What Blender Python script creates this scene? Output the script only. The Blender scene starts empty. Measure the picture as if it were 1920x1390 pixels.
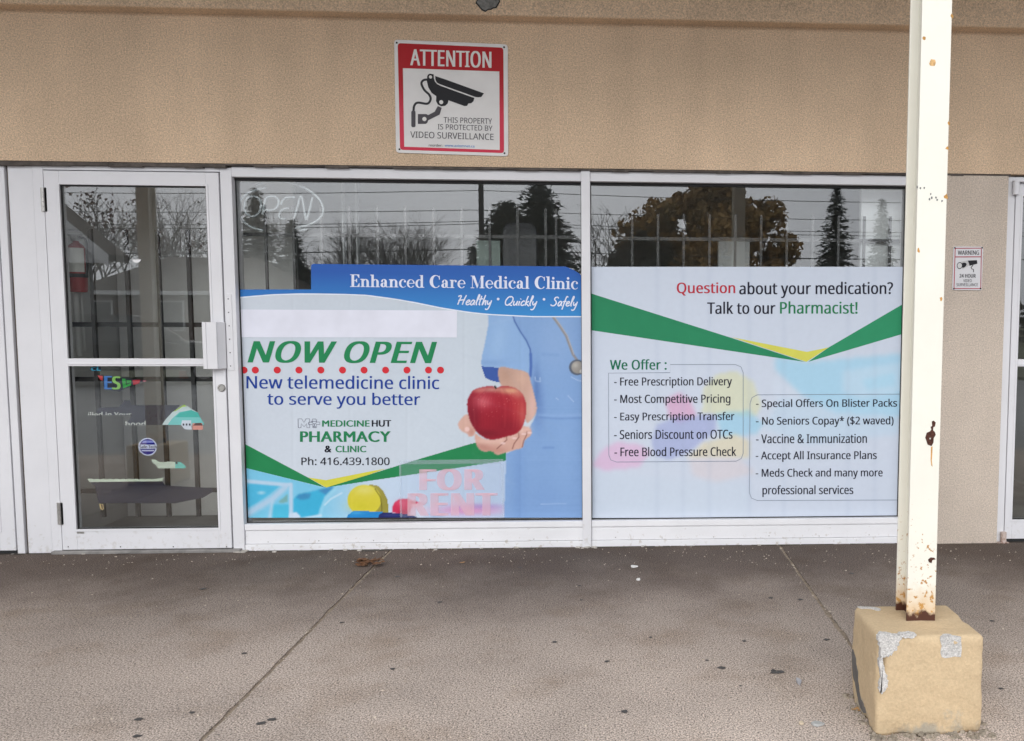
import bpy, bmesh, math, random, os
import numpy as np
from mathutils import Vector, Matrix
random.seed(7); RNG = np.random.default_rng(5)
SC = bpy.context.scene
COL = SC.collection
R_ = math.radians

# ------------------------------------------------------------------ camera, world, sun, exposure
CAMP = np.array([3.0904, -4.8623, 1.2860]); YAW, PITCH, ROLL = 0.0581528, -0.0769732, 0.0031858
FPX, CX, CY = 1600.0, 1252.54, 730.79           # photo pixels, 1920 x 1390
def cam_axes():
    cy, sy, cp, sp = math.cos(YAW), math.sin(YAW), math.cos(PITCH), math.sin(PITCH)
    f = np.array([sy*cp, cy*cp, sp]); r = np.array([cy, -sy, 0.]); u = np.cross(r, f)
    c, s = math.cos(ROLL), math.sin(ROLL)
    return c*r+s*u, -s*r+c*u, f
AX = cam_axes()
cd = bpy.data.cameras.new('camera'); cam = bpy.data.objects.new('camera', cd); COL.objects.link(cam)
m = Matrix.Identity(4)
for i in range(3):
    m[i][0], m[i][1], m[i][2], m[i][3] = AX[0][i], AX[1][i], -AX[2][i], CAMP[i]
cam.matrix_world = m
cd.sensor_width = 36; cd.lens = FPX*36/1920
cd.shift_x = (960-CX)/1920; cd.shift_y = (CY-695)/1920
cd.clip_start = 0.05; cd.clip_end = 2000
SC.camera = cam
CLOUD = 7.5
SUN_EL, SUN_AZ = 31, 192                          # overcast: a soft sun behind the camera, a little to its right
W = bpy.data.worlds.new('World'); SC.world = W; W.use_nodes = True
nt = W.node_tree; nt.nodes.clear()
sky = nt.nodes.new('ShaderNodeTexSky'); sky.sky_type = 'NISHITA'; sky.sun_disc = False
sky.sun_elevation = R_(SUN_EL); sky.sun_rotation = R_(SUN_AZ); sky.dust_density = 4; sky.air_density = 1.0
hs = nt.nodes.new('ShaderNodeHueSaturation'); hs.inputs['Saturation'].default_value = 0.16
tint = nt.nodes.new('ShaderNodeMix'); tint.data_type = 'RGBA'; tint.blend_type = 'MULTIPLY'; tint.inputs[0].default_value = 1; tint.inputs[7].default_value = (.965, 1, 1.07, 1)
bg = nt.nodes.new('ShaderNodeBackground'); bg.inputs['Strength'].default_value = 0.145
wo = nt.nodes.new('ShaderNodeOutputWorld')
nt.links.new(sky.outputs[0], hs.inputs['Color']); # an overcast deck: soft grey cloud over most of the clear sky
cn = nt.nodes.new('ShaderNodeTexNoise'); cn.inputs['Scale'].default_value = 2.2; cn.inputs['Detail'].default_value = 5; tc = nt.nodes.new('ShaderNodeTexCoord'); nt.links.new(tc.outputs['Generated'], cn.inputs['Vector'])
cm = nt.nodes.new('ShaderNodeMapRange'); cm.inputs[1].default_value = .3; cm.inputs[2].default_value = .7; cm.inputs[3].default_value = CLOUD*.9; cm.inputs[4].default_value = CLOUD*1.1; nt.links.new(cn.outputs[0], cm.inputs[0])
ov = nt.nodes.new('ShaderNodeMix'); ov.data_type = 'RGBA'; ov.inputs[0].default_value = .85; nt.links.new(hs.outputs[0], ov.inputs[6]); nt.links.new(cm.outputs[0], ov.inputs[7])
nt.links.new(ov.outputs[2], tint.inputs[6]); nt.links.new(tint.outputs[2], bg.inputs[0]); nt.links.new(bg.outputs[0], wo.inputs[0])
sd = bpy.data.lights.new('sun', 'SUN'); sd.energy = 0.85; sd.angle = R_(38); sd.color = (1, .97, .92)
so = bpy.data.objects.new('sun', sd); COL.objects.link(so)
az = R_(SUN_AZ)                                # compass direction of the sun, from +y towards +x
sdir = Vector((math.sin(az)*math.cos(R_(SUN_EL)), math.cos(az)*math.cos(R_(SUN_EL)), math.sin(R_(SUN_EL))))
so.rotation_euler = sdir.to_track_quat('Z', 'Y').to_euler(); so.location = (0, -20, 20)
SC.view_settings.view_transform = 'Standard'; SC.view_settings.look = 'None'
SC.view_settings.exposure = 0.52; SC.view_settings.gamma = 1; SC.view_settings.use_curve_mapping = False

# ------------------------------------------------------------------ helpers
def at(u, v, y=0.0):
    """where the sight line of a photo pixel meets the vertical plane at depth y"""
    d = ((u-CX)/FPX)*AX[0] + ((CY-v)/FPX)*AX[1] + AX[2]
    return Vector(CAMP + (y-CAMP[1])/d[1]*d)
def gnd(u, v, z=0.0):
    d = ((u-CX)/FPX)*AX[0] + ((CY-v)/FPX)*AX[1] + AX[2]
    return Vector(CAMP + (z-CAMP[2])/d[2]*d)
def mir(u, v, D):
    """a thing seen mirrored in the shop glass: the real place in front of the shop"""
    p = at(u, v, D); return Vector((p.x, -D, p.z))
def lin(c): c /= 255.; return c/12.92 if c <= .04045 else ((c+.055)/1.055)**2.4
def S(r, g, b): return (lin(r), lin(g), lin(b), 1)
PK = 1.0
def P(r, g, b): return tuple(min(.9, lin(c)*PK) for c in (r, g, b))+(1,)

class MB:
    def __init__(s): s.v = []; s.f = []; s.c = []
    def add(s, vs, fs, col=None):
        n = len(s.v); s.v += [tuple(p) for p in vs]; s.f += [[i+n for i in f] for f in fs]
        if col is not None: s.c += [col]*len(vs)
        return s
    def box(s, a, b):
        (x0, y0, z0), (x1, y1, z1) = [min(p, q) for p, q in zip(a, b)], [max(p, q) for p, q in zip(a, b)]
        return s.add([(x0,y0,z0),(x1,y0,z0),(x1,y1,z0),(x0,y1,z0),(x0,y0,z1),(x1,y0,z1),(x1,y1,z1),(x0,y1,z1)],
                     [(0,3,2,1),(4,5,6,7),(0,1,5,4),(1,2,6,5),(2,3,7,6),(3,0,4,7)])
    def prism(s, pts, y0, y1):
        """polygon in (x,z), front at y0 (towards the street), back at y1"""
        n = len(pts); area = sum(pts[i][0]*pts[(i+1) % n][1]-pts[(i+1) % n][0]*pts[i][1] for i in range(n))
        if area < 0: pts = pts[::-1]
        vs = [(x, y0, z) for x, z in pts]+[(x, y1, z) for x, z in pts]
        return s.add(vs, [list(range(n)), list(range(2*n-1, n-1, -1))]+[[i, i+n, (i+1) % n+n, (i+1) % n] for i in range(n)])
    def sheet(s, pts, y, col=None):
        n = len(pts); area = sum(pts[i][0]*pts[(i+1) % n][1]-pts[(i+1) % n][0]*pts[i][1] for i in range(n))
        if area < 0: pts = pts[::-1]
        return s.add([(x, y, z) for x, z in pts], [list(range(n))], col)
    def tube(s, pts, r, n=8, r1=None, cap=True):
        pts = [Vector(p) for p in pts]; k = len(pts); b = len(s.v); ref = None
        for i, p in enumerate(pts):
            t = (pts[min(i+1, k-1)]-pts[max(i-1, 0)]).normalized()
            if ref is None: ref = t.orthogonal().normalized()
            ref = (ref-t*ref.dot(t)).normalized(); q = t.cross(ref)
            rr = r[i] if isinstance(r, (list, tuple)) else (r if r1 is None else r+(r1-r)*i/(k-1))
            for j in range(n):
                a = 2*math.pi*j/n; s.v.append(tuple(p+(ref*math.cos(a)+q*math.sin(a))*rr))
        for i in range(k-1):
            for j in range(n):
                a0, a1 = b+i*n+j, b+i*n+(j+1) % n; s.f.append([a0, a1, a1+n, a0+n])
        if cap: s.f.append([b+j for j in range(n)][::-1]); s.f.append([b+(k-1)*n+j for j in range(n)])
        return s
    def lathe(s, c, prof, n=16, axis='z'):
        b = len(s.v); c = Vector(c)
        for r, h in prof:
            for j in range(n):
                a = 2*math.pi*j/n; x, y = r*math.cos(a), r*math.sin(a)
                s.v.append(tuple(c+(Vector((x, y, h)) if axis == 'z' else Vector((x, h, y)) if axis == 'y' else Vector((h, x, y)))))
        for i in range(len(prof)-1):
            for j in range(n):
                a0, a1 = b+i*n+j, b+i*n+(j+1) % n
                s.f.append([a0, a1, a1+n, a0+n] if axis != 'y' else [a0, a0+n, a1+n, a1])
        s.f.append([b+j for j in range(n)]); s.f.append([b+(len(prof)-1)*n+j for j in range(n)])
        return s
    def build(s, name, mat=None, parent=None, bevel=0, smooth=False, seg=2):
        me = bpy.data.meshes.new(name); me.from_pydata(s.v, [], s.f); me.update()
        if s.c and len(s.c) == len(s.v):
            ca = me.color_attributes.new('print', 'FLOAT_COLOR', 'POINT')
            ca.data.foreach_set('color', np.array(s.c, 'f').ravel())
        return link(me, name, mat, parent, bevel, smooth, seg)
def link(me, name, mat=None, parent=None, bevel=0, smooth=False, seg=2):
    if mat: me.materials.append(mat)
    o = bpy.data.objects.new(name, me); COL.objects.link(o)
    if smooth: me.polygons.foreach_set('use_smooth', [True]*len(me.polygons))
    if bevel:
        b = o.modifiers.new('bevel', 'BEVEL'); b.width = bevel; b.segments = seg; b.limit_method = 'ANGLE'; b.angle_limit = R_(40)
    if parent: attach(o, parent)
    return o
def attach(o, parent):
    o.parent = parent
    w = Vector(parent.location); q = parent.parent
    while q: w += Vector(q.location); q = q.parent
    if o.type == 'MESH' and w.length > 0:
        o.data.transform(Matrix.Translation(-w))
def thing(name, label, cat, loc=(0, 0, 0), group=None):
    o = bpy.data.objects.new(name, None); COL.objects.link(o); o.location = loc; o.empty_display_size = .1
    return tag(o, label, cat, group)
def tag(o, label=None, cat=None, group=None, kind=None):
    if label: o['label'] = label
    if cat: o['category'] = cat
    if group: o['group'] = group
    if kind: o['kind'] = kind
    return o
def dup(o, loc, label=None, rotz=None):
    c = o.copy(); COL.objects.link(c); c.location = loc
    if label: c['label'] = label
    if rotz is not None: c.rotation_euler.z = rotz
    for ch in o.children:
        d = ch.copy(); COL.objects.link(d); d.parent = c
        for g in ch.children:
            e = g.copy(); COL.objects.link(e); e.parent = d
    return c

# ------------------------------------------------------------------ materials
def mat(name, col, rough=.6, metal=0, var=.12, vs=6, bump=0, bs=60, spec=.5, grain=0, gs=400, col2=None, c2s=3, c2t=.6, c2w=.08, c2z=None):
    """painted / mineral surface: base colour, soft large variation, fine grain, bump, and patchy second colour (dirt, rust)"""
    M = bpy.data.materials.new(name); M.use_nodes = True; t = M.node_tree; N = t.nodes; L = t.links
    b = N['Principled BSDF']; b.inputs['Roughness'].default_value = rough; b.inputs['Metallic'].default_value = metal
    b.inputs['Specular IOR Level'].default_value = spec
    g = N.new('ShaderNodeNewGeometry'); pos = g.outputs['Position']
    def noise(sc, det=4, ro=.6):
        n = N.new('ShaderNodeTexNoise'); n.inputs['Scale'].default_value = sc; n.inputs['Detail'].default_value = det
        n.inputs['Roughness'].default_value = ro; L.new(pos, n.inputs['Vector']); return n.outputs['Fac']
    def ramp(src, a, c):
        mr = N.new('ShaderNodeMapRange'); mr.inputs[1].default_value = a; mr.inputs[2].default_value = c; L.new(src, mr.inputs[0]); return mr.outputs[0]
    def mul(src, lo, hi, colsock):
        mr = N.new('ShaderNodeMapRange'); mr.inputs[1].default_value = .3; mr.inputs[2].default_value = .7
        mr.inputs[3].default_value = lo; mr.inputs[4].default_value = hi; L.new(src, mr.inputs[0])
        mx = N.new('ShaderNodeMix'); mx.data_type = 'RGBA'; mx.blend_type = 'MULTIPLY'; mx.inputs[0].default_value = 1
        L.new(colsock, mx.inputs[6]); L.new(mr.outputs[0], mx.inputs[7]); return mx.outputs[2]
    rgb = N.new('ShaderNodeRGB'); rgb.outputs[0].default_value = tuple(col[:3])+(1,); c = rgb.outputs[0]
    if col2 is not None:
        f = ramp(noise(c2s, 6, .65), c2t, c2t+c2w)
        if c2z:
            sx = N.new('ShaderNodeSeparateXYZ'); L.new(pos, sx.inputs[0]); zf = ramp(sx.outputs[2], c2z[0], c2z[1])
            ad = N.new('ShaderNodeMath'); ad.operation = 'MULTIPLY_ADD'; ad.inputs[1].default_value = c2z[2]; L.new(zf, ad.inputs[0])
            nn = noise(c2s, 6, .65); L.new(nn, ad.inputs[2]); f = ramp(ad.outputs[0], c2t, c2t+c2w)
        mx = N.new('ShaderNodeMix'); mx.data_type = 'RGBA'; L.new(f, mx.inputs[0]); L.new(c, mx.inputs[6]); mx.inputs[7].default_value = tuple(col2[:3])+(1,); c = mx.outputs[2]
    if var: c = mul(noise(vs), 1-var, 1+var, c)
    if grain: c = mul(noise(gs, 3, .7), 1-grain, 1+grain, c)
    L.new(c, b.inputs['Base Color'])
    if bump:
        bp = N.new('ShaderNodeBump'); bp.inputs['Strength'].default_value = min(1, bump); bp.inputs['Distance'].default_value = .01
        L.new(noise(bs, 6, .65), bp.inputs['Height']); L.new(bp.outputs[0], b.inputs['Normal'])
    return M
def flat(name, col, rough=.5):
    M = bpy.data.materials.new(name); M.use_nodes = True; b = M.node_tree.nodes['Principled BSDF']
    N = M.node_tree.nodes; L = M.node_tree.links
    b.inputs['Roughness'].default_value = max(rough, .5); b.inputs['Specular IOR Level'].default_value = .18
    g = N.new('ShaderNodeNewGeometry'); n = N.new('ShaderNodeTexNoise'); n.inputs['Scale'].default_value = 9; L.new(g.outputs['Position'], n.inputs[0])
    mr = N.new('ShaderNodeMapRange'); mr.inputs[1].default_value = .3; mr.inputs[2].default_value = .7; mr.inputs[3].default_value = .96; mr.inputs[4].default_value = 1.04; L.new(n.outputs[0], mr.inputs[0])
    mx = N.new('ShaderNodeMix'); mx.data_type = 'RGBA'; mx.blend_type = 'MULTIPLY'; mx.inputs[0].default_value = 1
    mx.inputs[6].default_value = tuple(col[:3])+(1,); L.new(mr.outputs[0], mx.inputs[7]); L.new(mx.outputs[2], b.inputs['Base Color'])
    return M
def printmat(name, rough=.45):
    M = bpy.data.materials.new(name); M.use_nodes = True; b = M.node_tree.nodes['Principled BSDF']; b.inputs['Roughness'].default_value = rough; b.inputs['Specular IOR Level'].default_value = .22
    a = M.node_tree.nodes.new('ShaderNodeVertexColor'); a.layer_name = 'print'; M.node_tree.links.new(a.outputs[0], b.inputs['Base Color'])
    return M
def glassmat(name, tint=.86, base=.075):
    M = bpy.data.materials.new(name); M.use_nodes = True; t = M.node_tree; N = t.nodes; L = t.links; N.clear()
    o = N.new('ShaderNodeOutputMaterial'); mx = N.new('ShaderNodeMixShader'); tr = N.new('ShaderNodeBsdfTransparent'); gl = N.new('ShaderNodeBsdfGlossy')
    tr.inputs[0].default_value = (tint, tint*1.01, tint, 1); gl.inputs['Roughness'].default_value = 0.0
    lw = N.new('ShaderNodeLayerWeight'); lw.inputs[0].default_value = .5
    pw = N.new('ShaderNodeMath'); pw.operation = 'POWER'; pw.inputs[1].default_value = 5; L.new(lw.outputs['Facing'], pw.inputs[0])
    ma = N.new('ShaderNodeMath'); ma.operation = 'MULTIPLY_ADD'; ma.inputs[1].default_value = .9; ma.inputs[2].default_value = base; L.new(pw.outputs[0], ma.inputs[0])
    g = N.new('ShaderNodeNewGeometry'); n = N.new('ShaderNodeTexNoise'); n.inputs['Scale'].default_value = 2.2; n.inputs['Detail'].default_value = 1; L.new(g.outputs['Position'], n.inputs[0])
    bp = N.new('ShaderNodeBump'); bp.inputs['Strength'].default_value = .004; bp.inputs['Distance'].default_value = .01; L.new(n.outputs[0], bp.inputs['Height']); L.new(bp.outputs[0], gl.inputs['Normal'])
    L.new(ma.outputs[0], mx.inputs[0]); L.new(tr.outputs[0], mx.inputs[1]); L.new(gl.outputs[0], mx.inputs[2]); L.new(mx.outputs[0], o.inputs[0])
    return M
def sheer(name, col, alpha):
    M = flat(name, col, .4); M.node_tree.nodes['Principled BSDF'].inputs['Alpha'].default_value = alpha; return M

STUCCO = mat('stucco', (.73, .55, .385), .9, var=.13, vs=.8, bump=.8, bs=140, grain=.36, gs=135, spec=.2, col2=(.26, .18, .12), c2s=95, c2t=.675, c2w=.03)  # warmer than the pier stucco: soffit bounce light put into the header colour
PIERST = mat('stucco_pier', (.60, .515, .435), .9, var=.08, vs=1.6, bump=.8, bs=140, grain=.30, gs=135, spec=.2, col2=(.36, .29, .23), c2s=95, c2t=.685, c2w=.03)
ALU = mat('white_enamelled_aluminium', (.70, .70, .725), .45, var=.04, vs=3, col2=(.56, .54, .52), c2s=30, c2t=.66, c2w=.2, c2z=(.22, .0, .17), bump=.06, bs=14)
ALUW = mat('white_painted_sill', (.78, .78, .80), .5, var=.04, vs=4, col2=(.55, .51, .47), c2s=35, c2t=.68, c2w=.12, c2z=(.14, .0, .13), bump=.2, bs=30)
GASKET = mat('black_gasket', (.012, .012, .013), .6)
GAPSHADE = mat('shadow_gap_tone', (.10, .085, .075), .9, var=.4, vs=20, bump=.6, bs=60)
STEEL = mat('worn_steel', (.45, .44, .42), .4, .8, var=.2, vs=30)
GLASS = glassmat('window_glass', .98, .115)
ROOM = mat('interior_wall_paint', (.55, .55, .54), .8, var=.15, vs=1)
ROOMF = mat('interior_floor', (.30, .29, .28), .5, var=.3, vs=2)
BARM = mat('grille_paint', (.10, .10, .105), .5, var=.2, vs=8)
BARD = mat('black_grille_paint', (.012, .012, .013), .5)
CONC = mat('weathered_concrete', (.33, .305, .28), .92, var=.10, vs=2.2, grain=.55, gs=110, bump=1.0, bs=120, spec=.25)
PALEP = mat('pale_interior_panel', (.62, .64, .65), .6, var=.05)

def streaks(M, amt):
    t = M.node_tree; N = t.nodes; L = t.links; b = N['Principled BSDF']; src = b.inputs['Base Color'].links[0].from_socket
    g = N.new('ShaderNodeNewGeometry'); mp = N.new('ShaderNodeMapping'); mp.inputs['Scale'].default_value = (5, 5, .7); L.new(g.outputs['Position'], mp.inputs[0])
    n = N.new('ShaderNodeTexNoise'); n.inputs['Scale'].default_value = 1.0; n.inputs['Detail'].default_value = 5; L.new(mp.outputs[0], n.inputs[0])
    mr = N.new('ShaderNodeMapRange'); mr.inputs[1].default_value = .3; mr.inputs[2].default_value = .62; mr.inputs[3].default_value = 1-amt; mr.inputs[4].default_value = 1+amt*.4; L.new(n.outputs[0], mr.inputs[0])
    mx = N.new('ShaderNodeMix'); mx.data_type = 'RGBA'; mx.blend_type = 'MULTIPLY'; mx.inputs[0].default_value = 1; L.new(src, mx.inputs[6]); L.new(mr.outputs[0], mx.inputs[7]); L.new(mx.outputs[2], b.inputs['Base Color'])
streaks(STUCCO, .06); streaks(PIERST, .05)
# pavement: concrete darkening raggedly towards the wall, dirt plus canopy shade put into the colour
def pavemat():
    M = mat('dirty_shaded_pavement', (.435, .368, .318), .95, var=.28, vs=.8, grain=1.0, gs=175, bump=.2, bs=210, spec=.2, col2=(.34, .27, .215), c2s=2.6, c2t=.5, c2w=.25)
    t = M.node_tree; N = t.nodes; L = t.links; b = N['Principled BSDF']; src = b.inputs['Base Color'].links[0].from_socket
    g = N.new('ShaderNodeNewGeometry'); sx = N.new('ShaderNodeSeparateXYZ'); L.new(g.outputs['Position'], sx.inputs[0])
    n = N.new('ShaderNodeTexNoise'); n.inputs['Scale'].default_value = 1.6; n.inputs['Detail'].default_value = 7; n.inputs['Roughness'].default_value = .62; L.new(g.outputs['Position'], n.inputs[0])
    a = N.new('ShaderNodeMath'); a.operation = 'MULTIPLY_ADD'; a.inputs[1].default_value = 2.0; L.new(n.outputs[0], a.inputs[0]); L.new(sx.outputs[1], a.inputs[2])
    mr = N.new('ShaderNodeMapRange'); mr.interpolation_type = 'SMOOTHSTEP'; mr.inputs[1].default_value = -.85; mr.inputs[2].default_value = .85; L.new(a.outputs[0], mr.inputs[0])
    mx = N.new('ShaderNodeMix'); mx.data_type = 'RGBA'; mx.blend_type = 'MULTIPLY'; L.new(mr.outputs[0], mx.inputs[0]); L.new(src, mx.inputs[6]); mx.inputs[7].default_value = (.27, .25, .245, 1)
    n2 = N.new('ShaderNodeTexNoise'); n2.inputs['Scale'].default_value = 95; n2.inputs['Detail'].default_value = 3; L.new(g.outputs['Position'], n2.inputs[0])
    m2 = N.new('ShaderNodeMapRange'); m2.inputs[1].default_value = .61; m2.inputs[2].default_value = .69; m2.inputs[4].default_value = .8; L.new(n2.outputs[0], m2.inputs[0])   # fine dark pits
    mx2 = N.new('ShaderNodeMix'); mx2.data_type = 'RGBA'; L.new(m2.outputs[0], mx2.inputs[0]); L.new(mx.outputs[2], mx2.inputs[6]); mx2.inputs[7].default_value = (.07, .062, .058, 1)
    L.new(mx2.outputs[2], b.inputs['Base Color'])
    return M
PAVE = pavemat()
ASPH = mat('asphalt', (.22, .222, .226), .9, var=.2, vs=.6, grain=.4, gs=60, bump=.6, bs=60)

# ------------------------------------------------------------------ ground
GZ = -.13
lot = MB().box((-140, -16.4, GZ-.3), (140, -3.62, GZ)).build('parking_lot', ASPH); tag(lot, kind='structure')
road = MB().box((-140, -30, GZ-.3), (140, -21.5, GZ-.02)).build('road', ASPH); tag(road, kind='structure')
GRASS = mat('autumn_grass', (.07, .075, .03), .95, var=.3, vs=3, grain=.4, gs=30, bump=.6, bs=30)
verge = MB().box((-140, -21.5, GZ-.3), (140, -16.4, GZ+.08)).build('grass_verge', GRASS); tag(verge, kind='structure')
lawn = MB().box((-400, -700, GZ-.3), (400, -30, GZ+.06)).build('lawn', GRASS); tag(lawn, kind='structure')
pave = MB().box((-30, -3.6, GZ-.3), (30, 0.06, -.005)).build('pavement', mat('joint_grit', (.30, .24, .18), .95, var=.3, vs=30, bump=.8, bs=80)); tag(pave, kind='structure')
xs_ = [-11.56, -9.32, -7.08, -4.86, -2.64, -.42, 1.80, 4.025, 6.25, 8.47, 10.7, 12.9]
for i in range(len(xs_)-1):
    ys_ = np.linspace(-.004, -3.6, 70); q1 = [(xs_[i]+.006+abs(random.gauss(0, .0035))+.004*math.sin(y*2.1+i), y) for y in ys_]; q2 = [(xs_[i+1]-.006-abs(random.gauss(0, .0035))+.004*math.sin(y*2.1+i+1), y) for y in ys_]
    q = q1+q2[::-1]; k = len(q); mb = MB(); mb.add([(a, b, 0) for a, b in q]+[(a, b, -.2) for a, b in q], [list(range(k)), list(range(2*k-1, k-1, -1))]+[[j, j+k, (j+1) % k+k, (j+1) % k] for j in range(k)])
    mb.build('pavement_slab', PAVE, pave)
MB().box((-30, -3.75, GZ-.2), (30, -3.604, -.004)).build('kerb', CONC, pave, bevel=.015)

# ------------------------------------------------------------------ the shop building
shop = thing('shop_building', 'tan stucco shop front with white framed glass door and two large windows', 'shop')
def part(mb, name, m_, bevel=.0, parent=None, **k): return mb.build(name, m_, parent or shop, bevel=bevel, **k)
HB = 2.1445
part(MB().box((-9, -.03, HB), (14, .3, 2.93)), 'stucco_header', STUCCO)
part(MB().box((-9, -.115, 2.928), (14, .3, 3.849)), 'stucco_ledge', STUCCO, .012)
ROOFM = mat('canopy_soffit_paint', (.42, .36, .29), .9, var=.1, vs=1, bump=.4, bs=40)
part(MB().box((-9, -2.55, 3.85), (14, .3, 4.05)), 'canopy_roof', ROOFM)
part(MB().box((-9, -2.58, 3.62), (14, -2.4, 3.849)), 'canopy_beam', mat('canopy_beam_paint', (.55, .52, .46), .6, var=.1))
# ragged dark strip drawn in for the shadow line under the stucco
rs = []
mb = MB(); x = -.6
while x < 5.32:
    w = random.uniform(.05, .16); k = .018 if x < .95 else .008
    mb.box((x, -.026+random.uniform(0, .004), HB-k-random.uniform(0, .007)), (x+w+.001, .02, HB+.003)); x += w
part(mb, 'shadow_gap_strip', GAPSHADE)
# stucco piers
part(MB().box((4.79, -.022, -.01), (5.3235, .3, HB-.006)), 'stucco_pier', PIERST, .006)
part(MB().box((6.4, -.022, -.01), (9.4, .3, HB-.006)), 'stucco_pier', PIERST, .006)
part(MB().box((-9, -.022, -.01), (-1.3, .3, HB-.006)), 'stucco_pier', PIERST, .006)
# patched hole in the ledge above the sign
c = at(914, -2, -.118)
hp = [(c.x+.057*math.cos(a)*random.uniform(.88, 1.1), c.z+.057*math.sin(a)*random.uniform(.9, 1.1)) for a in np.linspace(0, 2*math.pi, 26)[:-1]]
part(MB().sheet([(c.x+(x-c.x)*1.12, c.z+(z-c.z)*1.12) for x, z in hp], -.1165), 'hole_rim', GASKET)
part(MB().prism(hp, -.121, -.1175), 'hole_filler', mat('grey_filler', (.22, .22, .21), .8, var=.4, vs=40, bump=.8, bs=60))

# --- frames
def rect(mb, x0, x1, z0, z1, y0=0., y1=.1): return mb.box((x0, y0, z0), (x1, y1, z1))
FT, FB = 2.079, .150
part(rect(MB(), -.19, -.062, .0, 2.126, .004, .12), 'side_panel', ALU, .002)          # plain white panel left of the door
df = MB(); rect(df, -.060, -.006, .0, 2.126, 0, .12); rect(df, -.006, .922, 2.104, 2.126, 0, .12); rect(df, .922, .983, 0, 2.126, 0, .12)
part(df, 'door_frame', ALU, .002)
part(rect(MB(), .927, .962, 1.02, 1.44, -.0035, -.0005), 'strike_plate', ALU, .001)
for z in np.linspace(1.045, 1.415, 6): part(MB().lathe((.944, -.0035, z), [(.0035, 0), (.002, -.002)], 8, 'y'), 'strike_screw', GASKET)
part(rect(MB(), -.05, .97, -.002, .016, -.03, .10), 'door_threshold', mat('worn_threshold', (.25, .24, .23), .6, .3, var=.3, vs=12), .003)
# left neighbour: frame upright + its door edge
nf = rect(MB(), -.246, -.206, 0, 2.126, 0, .12); part(nf, 'door_frame', ALU, .002)
gapm = mat('brown_gap_sealant', (.10, .07, .05), .9)
part(rect(MB(), -.2045, -.1915, 0, 2.126, .02, .12), 'gap_sealant', gapm)
def make_door(x0, x1, gx0, gx1, full=True):
    root = bpy.data.objects.new('door', None); COL.objects.link(root); root.parent = shop
    d = MB(); z0, z1, gz0, gz1 = .0195, 2.0985, .135, 2.0252
    rect(d, x0, gx0, z0, z1, -.006, .045); rect(d, gx1, x1, z0, z1, -.006, .045)
    rect(d, gx0, gx1, z0, gz0, -.006, .045); rect(d, gx0, gx1, gz1, z1, -.006, .045)
    d.build('door_leaf', ALU, root, bevel=.002)
    rail = MB(); rect(rail, gx0-.002, gx1+.002, 1.044, 1.086, -.012, .035); rect(rail, gx0, gx1, 1.052, 1.060, -.016, -.011); rail.build('middle_rail', ALU, root, bevel=.002)
    bead = MB()
    for a in ((gx0-.012, gx0, gz0, gz1), (gx1, gx1+.012, gz0, gz1)): rect(bead, *a, -.009, -.004)
    for a in ((gx0-.012, gx1+.012, gz0-.012, gz0), (gx0-.012, gx1+.012, gz1, gz1+.012)): rect(bead, *a, -.009, -.004)
    bead.build('glazing_bead', ALU, root, bevel=.001)
    gk = MB(); w = .006
    rect(gk, gx0, gx0+w, gz0, gz1, .002, .012); rect(gk, gx1-w, gx1, gz0, gz1, .002, .012); rect(gk, gx0, gx1, gz0, gz0+w, .002, .012); rect(gk, gx0, gx1, gz1-w, gz1, .002, .012)
    gk.build('glass_gasket', GASKET, root)
    for a, b in ((gz0, 1.044), (1.086, gz1)): rect(MB(), gx0, gx1, a, b, .013, .019).build('glass_pane', GLASS, root)
    return root
door = make_door(0, .916, .0800, .8477)
rect(MB(), .0, .916, .002, .019, .0, .04).build('door_sweep', GASKET, door)
for u in (128, 226, 325, 425): p = at(u, 1025.5, -.006); MB().lathe((p.x, -.0065, p.z), [(.0035, 0), (.0025, -.002)], 8, 'y').build('kick_screw', GASKET, door)
# pull handle: an extruded plate with a grip
a, b = at(380, 604, -.05), at(412, 692, -.05)
h = MB(); h.box((a.x, -.058, b.z), (a.x+.072, -.050, a.z)); h.box((a.x+.066, -.0575, b.z), (a.x+.074, -.006, a.z)); h.add([(a.x+.074, -.050, b.z), (a.x+.100, -.010, b.z), (a.x+.100, -.006, b.z), (a.x+.0745, -.006, b.z), (a.x+.074, -.050, a.z), (a.x+.100, -.010, a.z), (a.x+.100, -.006, a.z), (a.x+.0745, -.006, a.z)], [(0, 3, 2, 1), (4, 5, 6, 7), (0, 1, 5, 4), (1, 2, 6, 5), (2, 3, 7, 6), (3, 0, 4, 7)]); h.box((a.x, -.062, b.z), (a.x+.02, -.058, a.z))
h.build('pull_handle', ALU, door, bevel=.0015)
p = at(415.5, 727.5, -.007)
lk = MB().lathe((p.x, -.006, p.z), [(.021, 0), (.021, -.006), (.018, -.010), (.013, -.010), (.012, -.006), (.0118, -.006)], 24, 'y'); lk.box((p.x-.002, -.0075, p.z-.008), (p.x+.002, -.006, p.z+.008)); lk.build('lock_cylinder', STEEL, door)
for u0, v0, v1 in ((84, 352, 397), (116.5, 943, 984)):
    p, q = at(u0, v0, -.008), at(u0, v1, -.008); hg = MB(); n = 5
    for k in range(n):
        za = q.z+(p.z-q.z)*k/n; hg.tube([(-.004, -.010, za+.001), (-.004, -.010, za+(p.z-q.z)/n-.001)], .0075, 10)
    hg.box((-.02, -.006, q.z), (.012, -.0005, p.z)); hg.build('hinge', STEEL, door)
p = at(150, 999, -.007); MB().box((p.x-.016, -.0085, p.z-.005), (p.x+.022, -.0065, p.z+.005)).build('maker_plate', STEEL, door)
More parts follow.
